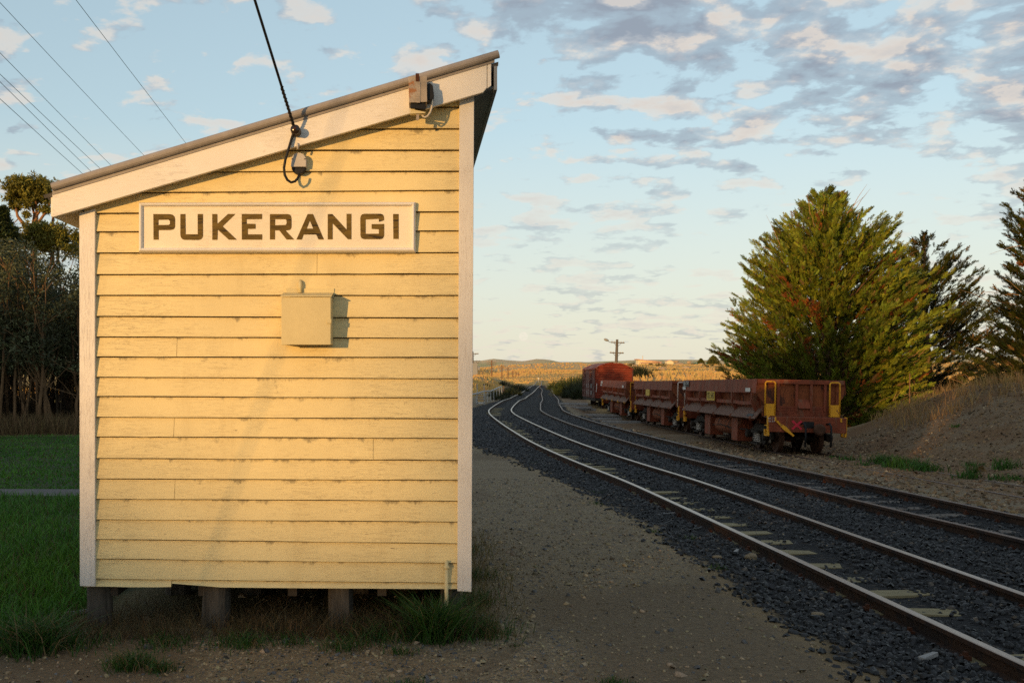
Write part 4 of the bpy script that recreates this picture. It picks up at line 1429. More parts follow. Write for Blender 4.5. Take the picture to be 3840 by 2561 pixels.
def box_van():
    Y0, L, W = 64.4, 6.2, 1.20
    x = float(c3(Y0))
    sl = float(c3(Y0 + L) - c3(Y0)) / L
    root = thing('covered_van', 'weathered red timber covered goods van with arched roof behind the tipping wagons', 'rail wagon', (x, Y0, float(zs(Y0))), (0, math.radians(.6), -math.atan(sl)))
    P = root
    zb, zt, arch = .86, 2.76, .38
    top = lambda xx: zt + arch * (1 - (xx / W) ** 2)
    rng = random.Random(2)
    for ye, sg in ((0, 1), (L, -1)):
        wall = MB().box(-W + .03, W - .03, min(ye + sg * .05, ye + sg * .09), max(ye + sg * .05, ye + sg * .09), zb, zt).build('end_wall', M_REDFRAME, P)
        n = 15
        z = zb
        hts = [(zt + arch - zb) / n] * n
        for k in range(n):
            z0, z1 = z + .012, z + hts[k] - .012
            ring = []
            for q in range(9):
                xx = -W + .02 + (2 * W - .04) * q / 8
                ring.append((xx, max(z0, min(z1, top(xx) - .01))))
            low = [(xx, min(z0, top(xx) - .02)) for xx, _ in ring]
            # plank clipped by the arch
            wlim = W - .02
            if z0 > zt:
                wlim = W * math.sqrt(max(0.0, 1 - (z0 - zt) / arch)) - .02
            if wlim < .25:
                break
            xs = np.linspace(-wlim, wlim, 9)
            o = .0 + rng.uniform(-.008, .008)
            a = [(xx, ye + sg * o, z0) for xx in xs] + [(xx, ye + sg * o, max(z0 + .004, min(z1, top(xx) - .005))) for xx in xs[::-1]]
            b = [(p[0], ye + sg * .048, p[2]) for p in a]
            MB().hexa(a, b).build('plank', M_REDPLANK, wall)
            z += hts[k]
    for s in (-1, 1):
        sw = MB().box(min(s * (W - .06), s * (W - .03)), max(s * (W - .06), s * (W - .03)), .1, L - .1, zb, zt).build('side_wall', M_REDFRAME, P)
        for k in range(12):
            y0 = .12 + (L - .24) * k / 12
            MB().box(min(s * (W - .028), s * (W - .005)), max(s * (W - .028), s * (W - .005)), y0 + .006, y0 + (L - .24) / 12 - .006, zb + .02, zt - .02).build('plank', M_REDFRAME, sw)
        fr = MB()
        xa, xb = min(s * W, s * (W + .05)), max(s * W, s * (W + .05))
        for y in (.0, .62, 1.5, 2.1, 4.0, 4.6, 5.5, L - .1):
            fr.box(xa, xb, y, y + .10, zb, zt)
        for z in (zb, 1.25, 1.65, 2.05, 2.45, zt - .08):
            fr.box(min(s * W, s * (W + .04)), max(s * W, s * (W + .04)), .11, L - .11, z, z + .07)
        fr.build('side_framing', M_REDFRAME, sw)
        MB().box(min(s * W, s * (W + .04)), max(s * W, s * (W + .04)), -.015, .60, zb, zt).build('corner_panel', M_REDFRAME, P)
        dr = MB()
        for y0 in (2.15, 3.08):
            dr.box(min(s * (W + .05), s * (W + .08)), max(s * (W + .05), s * (W + .08)), y0, y0 + .88, zb + .04, zt - .1)
        dr.build('door', M_REDFRAME, sw)
        for y in (.9, 1.25, 2.6, 3.4):
            for z in (1.05, 1.50):
                MB().box(min(s * (W + .081), s * (W + .088)), max(s * (W + .081), s * (W + .088)), y, y + .16, z, z + .28).build('worn_patch', M_GREYWOOD, sw)
    # roof
    rf = MB()
    n = 14
    ring = []
    for q in range(n + 1):
        xx = -(W + .07) + 2 * (W + .07) * q / n
        ring.append((xx, zt - .02 + (arch + .05) * (1 - (xx / (W + .07)) ** 2) + .02))
    a = [(xx, -.05, z) for xx, z in ring] + [(xx, -.05, z - .05) for xx, z in ring[::-1]]
    rf.hexa(a, [(p[0], L + .05, p[2]) for p in a])
    rf.build('arched_roof', M_REDROOF, P)
    u = MB().box(-W + .02, W - .02, 0.0, L, .66, .855)
    u.build('underframe', M_BOGIE, P)
    for y in (1.2, L - 1.2):
        ax = MB().tube([(-.7, y, .41), (.7, y, .41)], .06, 10).build('axle', M_BOGIE, P)
        for s in (-1, 1):
            wheel(ax, s * .545, y, s)
            MB().box(min(s * .66, s * .80), max(s * .66, s * .80), y - .12, y + .12, .28, .66).build('axle_guard', M_BOGIE, P)
    MB().tube([(-1.12, -.05, 1.25), (-1.12, -.07, 1.3), (-1.09, -.07, 1.75), (-1.09, -.03, 1.8)], .018, 6).build('grab_rail', M_WHITEMARK, P)
    MB().lathe([(.05, .1), (.16, 0), (.18, -.1), (.12, -.14)], (0, -.05, .74), 'y', 14).build('coupler', M_WAGONRUST, P)


box_van()

# ---------------------------------------------------------------- poles, wires, far buildings
def far_pole(name, label, x, y_top_px, Y, w, mat, arms, group=None, lamp=False, lean=0.0, x_is_px=True):
    X = (x - CX) * Y / F
    zt = EYE - (y_top_px - CY) * Y / F
    zg = hz(X, Y)
    root = thing(name, label, 'pole', (X, Y, zg - .3), (0, lean, 0), group)
    h = zt - zg + .3
    MB().tube([(0, 0, 0), (0, 0, h)], [w * .62, w * .42], 9).build('pole', mat, root)
    for dz, half, off in arms:
        a = MB().box(off - half, off + half, -.13 - .06, -.13 + .06, h - dz - .06, h - dz + .06)
        ao = a.build('crossarm', mat, root)
        br = MB()
        for s in (-1, 1):
            br.tube([(off + s * half * .55, -.14, h - dz - .05), (0, -.12, h - dz - .05 - half * .55)], .025, 5)
        br.build('brace', mat, ao)
        ins = MB()
        for t in (-.85, -.5, .5, .85):
            ins.lathe([(.03, 0), (.045, .04), (.03, .12)], (off + t * half, -.13, h - dz + .06), 'z', 7)
        ins.build('insulator', M_WHITEMARK, ao)
    if lamp:
        MB().tube([(-.75, -.13, h - .38), (-1.0, -.13, h - .30), (-1.15, -.13, h - .16)], .03, 6).build('lamp_arm', mat, root)
        m = MB()
        mt = Matrix.Translation((-1.32, -.13, h - .10)) @ Matrix.Rotation(math.radians(18), 4, 'Y')
        prof = [(.04, -.32), (.12, -.25), (.16, -.1), (.15, .1), (.09, .26), (.04, .3)]
        l = MB().lathe(prof, (0, 0, 0), 'x', 12)
        l.v = [tuple(mt @ Vector(p)) for p in l.v]
        l.build('lamp_head', M_LAMP, root, True)
    return root


far_pole('lamp_pole', 'grey timber pole with two crossarms and a street lamp behind the red van', 2309, 1273, 120, .36, M_POLE, [(.38, .82, .05), (1.62, .84, -.02)], None, True, math.radians(2.0))
far_pole('equipment_pole', 'timber pole with grey equipment box beside the right corner of the hut', 1772, 1318, 150, .36, M_POLE, [(.35, .8, .1), (1.45, 1.1, .1), (1.75, .8, .1)])
tel = [(1844, 1351, 250), (1882, 1368, 330), (1905, 1377, 400), (1923, 1389, 470), (1935, 1393, 540), (1945, 1400, 600), (1961, 1405, 680), (1990, 1413, 760)]
for i, (x, y, Y) in enumerate(tel):
    far_pole('telegraph_pole', ['first', 'second', 'third', 'fourth', 'fifth', 'sixth', 'seventh', 'eighth'][i] + ' brown telegraph pole along the railway counted from the hut', x, y, Y, .30 + i * .035, M_REDPOLE, [(.45, 1.2, 0), (.95, 1.2, 0)], 'telegraph poles along the line')
# equipment box hung on the near pole
p = at(1779, 1385, 149.5)
m = MB().box(-.35, .45, -.35, .35, -.9, .95)
m.lathe([(.28, 0), (.33, .05), (.33, .3)], (.5, 0, .05), 'x', 12)
eb = m.build('pole_equipment_box', M_LAMP, None, bevel=.05)
eb.location = p
tag(eb, 'grey box with round black cap hung on the pole by the hut corner', 'electrical box')

WIRES = [((0, 20), (945, 1022)), ((495, 0), (1218, 942)), ((0, 348), (730, 1087)), ((0, 487), (660, 1108)), ((0, 537), (598, 1125)), ((0, 648), (543, 1140))]
names = ['topmost', 'second', 'third', 'fourth', 'fifth', 'lowest']
ends = []
for i, (a, b) in enumerate(WIRES):
    ax, ay, bx, by = [v / 1.7425 for v in (*a, *b)]
    Z0 = 20.0
    Z1 = Z0 * (CY - ay) / (CY - by)
    A, B = at(ax, ay, Z0), at(bx, by, Z1)
    d = (B - A) / (B.y - A.y)
    pts = []
    for k in range(15):
        Y = -12 + 72 * k / 14
        q = A + d * (Y - A.y)
        pts.append((q.x, Y, q.z + 0.00025 * (Y - A.y) * (Y - B.y)))
    ends.append((pts[0], pts[-1]))
    o = MB().tube(pts, .0065, 5, False).build('overhead_wire', M_WIRE, None)
    tag(o, 'thin overhead wire crossing the sky above the low end of the hut roof', 'wire', 'overhead wires')
for e, nm, lb in ((0, 'utility_pole', 'tall timber pole behind the viewer that carries the overhead wires'), (1, 'utility_pole', 'tall timber pole hidden behind the hut that carries the overhead wires')):
    X = sum(q[e][0] for q in ends) / 6
    Y = ends[0][e][1]
    root = thing(nm, lb, 'pole', (X, Y, hz(X, Y) - .3))
    zg = hz(X, Y) - .3
    MB().tube([(0, .15, 0), (0, .15, 9.7 - zg)], [.16, .11], 10).build('pole', M_POLE, root)
    for z in (7.2, 7.75, 8.3, 9.1):
        MB().box(-1.6, 1.6, -.06, .04, z - .08 - zg, z - zg).build('crossarm', M_POLE, root)
root = thing('service_pole', 'timber pole behind the viewer that feeds the service cable to the hut', 'pole', (-3.1, -1.05, -.2))
MB().tube([(0, 0, 0), (0, 0, 11.8)], [.15, .11], 10).build('pole', M_POLE, root)


def far_house():
    Y = 500.0
    pm = Y / F                              # metres per photo pixel there
    c = at(2433, 1371, Y)
    g = hz(c.x, Y)
    root = thing('hill_house', 'long low cream house with mono-pitch pink roof and tall flue on the golden hill', 'house', (c.x, Y, c.z))
    x0, x1 = -40 * pm, 46 * pm
    zl, zrr = 21 * pm, 12.5 * pm
    m = MB()
    a = [(x0, 0, -2.0), (x1, 0, -2.0), (x1, 0, zrr), (x0, 0, zl)]
    m.hexa(a, [(p[0], 5.0, p[2]) for p in a])
    m.build('wall', M_HOUSE, root)
    m = MB()
    a = [(x0 - 6 * pm, -1.4, zl - .05 + .2), (x1 + 1 * pm, -1.4, zrr - .1), (x1 + 1 * pm, -1.4, zrr + .25), (x0 - 6 * pm, -1.4, zl + .55)]
    m.hexa(a, [(p[0], 5.5, p[2]) for p in a])
    ro = m.build('roof', M_HROOF, root)
    MB().tube([(-21.5 * pm, 1, zl - .5), (-21.5 * pm, 1, 37.5 * pm)], .22, 8).build('flue', M_WHITEMARK, ro)
    m = MB()
    a = [(x0 + 6 * pm, -1.35, 9.5 * pm), (x1, -1.35, 9.5 * pm), (x1, -1.35, 10.5 * pm), (x0 + 6 * pm, -1.35, 10.5 * pm)]
    m.hexa(a, [(p[0], 0.0, p[2] + .3) for p in a]).build('verandah_beam', M_HROOF, root)
    for k, u in enumerate((-40, -33, -20, -3, 14, 30, 45)):
        MB().box(u * pm - .09, u * pm + .09, -1.35, -1.17, -2.0, 10 * pm).build('verandah_post', M_HOUSE, root)
    for u, w in ((-12, 4), (-8, 3), (0, 3), (9, 6), (26, 5), (37, 4)):
        wn = MB().box(u * pm - w * pm / 2, u * pm + w * pm / 2, -.06, -.005, .25, 7.0 * pm).build('window', M_HOUSE, root)
        MB().box(u * pm - w * pm / 2 + .07, u * pm + w * pm / 2 - .07, -.08, -.061, .33, 7.0 * pm - .1).build('pane', M_GLASSD, wn)
    # small gabled shed beyond
    c = at(2513, 1363, 520)
    root = thing('gabled_shed', 'small pale gabled shed to the right of the hill house', 'shed', tuple(c))
    m = MB()
    a = [(-13 * pm, 0, -2), (13 * pm, 0, -2), (13 * pm, 0, 7 * pm), (-2 * pm, 0, 13 * pm), (-13 * pm, 0, 9 * pm)]
    m.hexa(a, [(p[0], 4, p[2]) for p in a]).build('wall', M_HOUSE, root)
    m = MB()
    for (xa, za), (xb, zb_) in (((-14 * pm, 8.5 * pm), (-2 * pm, 13.3 * pm)), ((-2 * pm, 13.3 * pm), (14 * pm, 6.6 * pm))):
        a = [(xa, -.2, za), (xb, -.2, zb_), (xb, -.2, zb_ + .15), (xa, -.2, za + .15)]
        m.hexa(a, [(p[0], 4.2, p[2]) for p in a])
    m.build('roof', M_HROOF, root)
    MB().box(-3 * pm, 3 * pm, -.05, -.004, -1, 5 * pm).build('door', M_HOUSE, root)
    # rail fence in front of the house
    root = thing('post_and_rail_fence', 'weathered post and rail fence below the hill house', 'fence', tuple(at(2430, 1378, 470)))
    pmf = 470 / F
    for u in range(-47, 106, 9):
        xw = root.location.x + u * pmf
        zz = EYE - ((1377.5 if u < 40 else 1371) - CY) * pmf - root.location.z
        MB().box(u * pmf - .09, u * pmf + .09, -.05, .05, zz - 1.3, zz + .25).build('post', M_GREYWOOD, root)
    for r in (0, .42):
        MB().box(-47 * pmf, 38 * pmf, -.1, -.05, r - .34, r - .2).build('rail', M_GREYWOOD, root)
    # two green tanks
    for (x, y, w), lb in (((2608, 1367, 10), 'green plastic water tank on the skyline beside a boulder'), ((2650, 1368, 5), 'green plastic water tank half hidden by the hilltop bush')):
        c = at(x, y, 480)
        pmf = 480 / F
        root = thing('water_tank', lb, 'water tank', (c.x, c.y, c.z - .9))
        MB().lathe([(w * pmf, -1.0), (w * pmf, 1.25), (w * pmf * .85, 1.55), (w * pmf * .3, 1.7)], (0, 0, 0), 'z', 18).build('tank', M_GREEN, root, True)
        MB().lathe([(.25, 1.65), (.25, 1.85), (.15, 1.88)], (0, 0, 0), 'z', 10).build('lid', M_GREEN, root)


far_house()


def rock(name, label, loc, size, seed, group=None, mat=None):
    rng = np.random.default_rng(seed)
    n1, n2 = 12, 18
    vs = []
    for i in range(n1):
        ph = math.pi * (i + .5) / n1 - math.pi / 2
        for j in range(n2):
            a = 2 * math.pi * j / n2
            vs.append((math.cos(ph) * math.cos(a), math.cos(ph) * math.sin(a), math.sin(ph)))
    vs = np.array(vs)
    k = 1 + 0.55 * fbm(vs[:, 0] * 1.3 + seed, vs[:, 1] * 1.3 + vs[:, 2] * 2, 4, seed) + .2 * fbm(vs[:, 0] * 4 + seed, vs[:, 2] * 4 + vs[:, 1] * 2, 3, seed + 5)
    vs = vs * k[:, None] * np.array(size)
    fs = []
    for i in range(n1 - 1):
        for j in range(n2):
            fs.append((i * n2 + j, i * n2 + (j + 1) % n2, (i + 1) * n2 + (j + 1) % n2, (i + 1) * n2 + j))
    fs.append(tuple(range(n2 - 1, -1, -1)))
    fs.append(tuple(range((n1 - 1) * n2, n1 * n2)))
    o = MB().add(vs.tolist(), fs).build(name, mat or M_ROCK, None)
    o.location = loc
    return tag(o, label, 'rock', group)


for i, (x, y, Y, sx, sz) in enumerate([(2548, 1384, 430, 2.2, 1.0), (2629, 1368, 470, 1.7, 1.1), (2584, 1356, 520, 1.2, .8), (2575, 1406, 330, 1.6, .7), (2484, 1409, 320, 1.4, .6),
                                       (2690, 1424, 240, .9, .5), (2536, 1354, 520, 1.5, .7), (2380, 1393, 380, 1.2, .8), (2745, 1378, 420, 1.6, .8), (2602, 1374, 455, 1.0, .5)]):
    c = at(x, y, Y)
    rock('boulder', 'weathered tor boulder standing in the golden grass of the hillside', (c.x, c.y, max(hz(c.x, c.y), c.z - sz * .5)), (sx, sx * .8, sz), 100 + i, 'boulders on the golden hillside')


def trackside():
    # timber steps and pale rail fence by the line
    b = at(1803, 1514, 62.5)
    zg = hz(b.x, 62.5)
    root = thing('timber_steps', 'small tan timber steps between two grey metal posts beside the line', 'steps', (b.x, 62.5, zg))
    for k in range(3):
        MB().box(-.19, .19, .05 + .14 * k, .10 + .14 * k, .17 + .16 * k, .315 + .16 * k).build('riser', M_TANWOOD, root)
        MB().box(-.20, .20, .03 + .14 * k, .22 + .14 * k, .318 + .16 * k, .345 + .16 * k).build('tread', M_FENCEW, root)
    MB().box(-.21, .21, 0, .04, .06, .14).build('front_bar', M_WHITEMARK, root)
    for s in (-1, 1):
        MB().tube([(s * .22, .1, -.1), (s * .22, .1, 1.28)], .022, 8).build('post', M_FENCEW, root)
        MB().box(s * .2 - .03, s * .2 + .03, 0, .06, -.05, .16).build('foot', M_FENCEW, root)
    a, c = at(1771, 1477, 60.0), at(1882, 1457, 82.0)
    a0 = a + (a - c) * .35
    root = thing('pipe_rail_fence', 'pale pipe rail fence leading away along the grassy bank', 'fence', (a.x, a.y, hz(a.x, a.y)))
    o = root.location
    pts = [a0 + (c - a0) * (k / 12.0) for k in range(13)]
    pts = [p + Vector((0, 0, .03 * math.sin(k * 1.3) + (.04 * (k - 8) if k > 8 else 0))) for k, p in enumerate(pts)]
    MB().tube([p - o for p in pts], .045, 7).build('rail', M_FENCEW, root)
    for p in pts:
        g = hz(p.x, p.y)
        MB().tube([(p.x - o.x, p.y - o.y, g - .1 - o.z), tuple(p - o)], .02, 6).build('post', M_FENCEW, root)
    # white board at the end of the straight
    c = at(2019, 1419, 268)
    root = thing('line_marker_board', 'white marker board on a post where the line runs out of sight', 'sign', (c.x, c.y, hz(c.x, c.y) - .1))
    z = c.z - root.location.z
    MB().box(-.05, .05, -.04, .04, 0, z).build('post', M_WHITEMARK, root)
    MB().box(-.19, .19, -.07, -.045, z - .16, z + .18).build('board', M_WHITEMARK, root)
    for x, y, Y, h in ((1889, 1462, 95, .85), (2025, 1449, 140, .7), (3427, 1416, 44, 1.25), (3410, 1440, 42, .9)):
        c = at(x, y, Y)
        g = hz(c.x, c.y)
        o = MB().tube([(0, 0, -.2), (.02, 0, max(.5, c.z - g + h * .5))], [.028, .022], 7).build('fence_post', M_REDPOLE, None)
        o.location = (c.x, c.y, g)
        tag(o, 'single weathered fence post standing in dry grass', 'post', 'lone fence posts')
    # stacked old sleepers by the van
    for i, (x, y, Y, rz_, L) in enumerate([(2160, 1520, 60, .25, 2.0), (2185, 1524, 60.5, -.1, 1.6), (2255, 1538, 57, .15, 2.1), (2245, 1548, 55.5, .05, 2.0), (2262, 1556, 54.2, -.05, 2.0), (2330, 1570, 50.5, .1, 2.0), (2268, 1545, 56, .3, 1.9), (2150, 1516, 61, .1, 1.8)]):
        c = at(x, y, Y)
        g = hz(c.x, c.y)
        o = MB().box(-L / 2, L / 2, -.1, .1, 0, .14).build('old_sleeper', M_GREYWOOD, None, bevel=.015)
        o.location = (c.x, c.y, g - .02 + (.13 if i in (3, 7) else 0))
        o.rotation_euler = (0, .02, rz_)
        tag(o, 'grey discarded sleeper lying on the ground by the covered van', 'sleeper', 'discarded sleepers')


trackside()

# ---------------------------------------------------------------- vegetation
def unit(v):
    return v / np.maximum(1e-9, np.linalg.norm(v, axis=-1, keepdims=True))


def fronds(P, Dr, L, rng, nl=5, spread=0.6, wid=0.10):
    """flat feathery sprays: N fronds, each a tip triangle and nl pairs of leaflets"""
    N = len(P)
    Dr = unit(Dr)
    rnd = unit(rng.normal(size=(N, 3)))
    side = unit(np.cross(Dr, rnd))
    vs, k = [], 0
    L = L[:, None]
    for j in range(nl):
        t = (j + 0.3) / nl
        base = P + Dr * L * t
        ll = L * (0.62 - 0.40 * t) * rng.uniform(.7, 1.2, (N, 1))
        for s in (-1, 1):
            tip = base + (Dr * 0.75 + side * s * spread + rng.normal(size=(N, 3)) * .10) * ll
            w = L * wid
            vs += [base - Dr * w, base + Dr * w, tip]
    base = P + Dr * L * .75
    vs += [base - side * L * wid * .6, base + side * L * wid * .6, P + Dr * L * 1.15]
    m = len(vs)
    V = np.stack(vs, 1)                       # N, m, 3
    T = (np.arange(N)[:, None] * m + np.arange(m)[None, :]).reshape(-1, 3)
    return V.reshape(-1, 3), T, m


def tri_soup(chunks):
    V, T, C, n = [], [], [], 0
    for v, t, c in chunks:
        V.append(v)
        T.append(t + n)
        C.append(c)
        n += len(v)
    return np.concatenate(V), np.concatenate(T), np.concatenate(C)


def cypress(name, label, base, prof, seed, nb, ns, frond=(0.32, 0.6), rust=0.045, bare=26, tone=1.0):
    """macrocarpa: many upswept branches, each carrying sprays; prof = (height, radius) from the ground up"""
    rng = np.random.default_rng(seed)
    hs = np.array([p[0] for p in prof])
    rs = np.array([p[1] for p in prof])
    H = hs[-1]
    # branch tips spread over the crown by surface area
    hh = rng.uniform(0.02, 1.0, nb * 6) * H
    keep = rng.uniform(0, 1, len(hh)) < (np.interp(hh, hs, rs) / rs.max()) * .9 + .1
    hh = hh[keep][:nb]
    nb = len(hh)
    az = rng.uniform(0, 2 * np.pi, nb)
    fr = 1.0 - 0.62 * rng.uniform(0, 1, nb) ** 2.2 + rng.normal(size=nb) * 0.06
    fr[rng.uniform(0, 1, nb) < .06] += .16
    rad = np.interp(hh, hs, rs) * fr
    rad *= 1 + 0.66 * fbm(az * 1.9 + 10, hh / 1.3, 3, seed) + .03
    tip = np.stack([np.cos(az) * rad, np.sin(az) * rad, hh], 1)
    rise = 0.42 + 0.55 * (hh / H) ** 2 + rng.normal(size=nb) * .10
    start = np.stack([np.zeros(nb), np.zeros(nb), np.maximum(0.2, hh - rise * rad)], 1)
    start[:, :2] = tip[:, :2] * 0.06
    t = rng.uniform(0, 1, (nb, ns))
    reach = np.clip(1.7 / np.maximum(rad, .6), .30, .75)[:, None]      # each bough carries one plume at its end
    t = 1.03 - reach * t ** 1.15
    ax = tip - start
    Pm = start[:, None] + ax[:, None] * t[..., None]
    Pm[..., 2] += 0.10 * rad[:, None] * (t ** 2 - t)
    back = (1.05 - t) / reach
    jit = (0.015 + 0.15 * back * np.clip(1.25 - back, 0, 1))[..., None] * np.ones(3)
    P = (Pm + rng.normal(size=Pm.shape) * jit * np.array([1.25, 1.25, .55])).reshape(-1, 3)
    Dr = np.repeat(unit(ax)[:, None], ns, 1).reshape(-1, 3) + rng.normal(size=P.shape) * np.array([.34, .34, .20])
    Dr[:, 2] += 0.16
    L = rng.uniform(*frond, len(P))
    V, T, m = fronds(P, Dr, L, rng, 4, 0.6, 0.115)
    g = np.array([0.160, 0.205, 0.018]) * tone  # a tone below one paints shade into the green
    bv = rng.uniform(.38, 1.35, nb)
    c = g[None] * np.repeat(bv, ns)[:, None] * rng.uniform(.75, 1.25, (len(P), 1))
    c[:, 0] *= rng.uniform(.85, 1.35, len(P))
    br = np.repeat(fbm(az * 3.6 + 40, hh / .55, 2, seed + 9) > .36 - rust * 1.9, ns)
    br &= rng.uniform(0, 1, len(P)) < .7
    c[br] = np.array([0.30, 0.085, 0.022]) * rng.uniform(.6, 1.2, (br.sum(), 1))
    tan = rng.uniform(0, 1, len(P)) < .05
    c[tan] = np.array([0.20, 0.12, 0.045]) * rng.uniform(.6, 1.2, (tan.sum(), 1))
    C = np.repeat(c, m, 0)
    root = thing(name, label, 'tree', base)
    mesh_np('crown', V, T, M_LEAF, C, root)
    tb = MB().tube([(0, 0, -.5), (.1, .05, H * .3), (0, .1, H * .65), (.05, 0, H * .93)], [.42, .30, .16, .03], 10)
    for i in range(0, nb, 6):
        a, b = start[i], tip[i]
        mid = (a + b) / 2 - np.array([0, 0, .05 * rad[i]])
        tb.tube([tuple(a), tuple(mid), tuple(a + (b - a) * .9)], [.07, .04, .012], 5, False)
    tb.build('trunk', M_BARK, root)
    tw = MB()
    for i in rng.choice(nb, bare, replace=False):
        b = tip[i] * np.array([.86, .86, 1.0])
        d = unit(ax[i])
        for q in range(5):
            e = d + rng.normal(size=3) * .35
            p0 = b + rng.normal(size=3) * .2
            ln = rng.uniform(.5, 1.2)
            tw.tube([tuple(p0), tuple(p0 + e * ln * .5 + np.array([0, 0, .05])), tuple(p0 + e * ln + np.array([0, 0, -.05]))], [.016, .011, .004], 3, False)
    tag(tw.build('dead_branches', M_TWIG, root), kind='stuff')
    return root


def build_cypresses():
    X, Y = (3100 - CX) * 46 / F, 46.0
    cypress('macrocarpa_tree', 'broad lit macrocarpa tree with rust-brown patches behind the front wagon', (X, Y, hz(X, Y) - .2),
            [(0, 3.2), (1.5, 4.0), (3.3, 4.35), (5.5, 4.2), (6.9, 3.8), (8.2, 3.25), (9.3, 2.55), (10.2, 1.65), (11.2, .25)], 21, 1500, 44, (.13, .34), .085)
    X, Y = (3465 - CX) * 52 / F, 52.0
    cypress('macrocarpa_tree', 'smaller ragged macrocarpa with shade painted into its green, standing behind the broad lit one', (X, Y, hz(X, Y) - .2),
            [(0, 2.2), (1.5, 3.2), (3.5, 3.6), (5.5, 3.4), (7.3, 2.9), (8.7, 1.8), (9.9, .3)], 33, 470, 36, (.15, .36), .0, 16, .20)  # low tone: shadow of the broad tree painted into this foliage
    X, Y = (3925 - CX) * 42 / F, 42.0
    cypress('macrocarpa_tree', 'tall open macrocarpa growing on top of the gravel heap', (X, Y, hz(X, Y) - .2),
            [(0, 1.5), (1.0, 2.9), (2.4, 3.2), (4.2, 2.5), (6.0, 2.1), (7.5, 1.5), (8.6, 1.8), (9.8, 1.5), (11.2, .3)], 44, 520, 38, (.15, .34), .0, 22, .22)  # low tone: shade painted into the foliage colour


build_cypresses()


def clumps(centres, radius, n, rng, size, base, var=.3):
    """needle or leaf tufts: n small triangles round each centre"""
    N = len(centres)
    d = unit(rng.normal(size=(N, n, 3)))
    r = radius[:, None, None] * rng.uniform(.25, 1.0, (N, n, 1))
    P = centres[:, None] + d * r * np.array([1, 1, .75])
    a = unit(d + rng.normal(size=d.shape) * .5)
    b = unit(np.cross(a, rng.normal(size=d.shape)))
    s = size * rng.uniform(.6, 1.3, (N, n, 1))
    V = np.stack([P - b * s * .30, P + b * s * .30, P + a * s * 1.2], 2).reshape(-1, 3)
    T = np.arange(len(V)).reshape(-1, 3)
    c = np.asarray(base)[None, None] * rng.uniform(1 - var, 1 + var, (N, 1, 1)) * rng.uniform(.7, 1.3, (N, n, 1))
    return V, T, np.repeat(c.reshape(-1, 3), 3, 0)


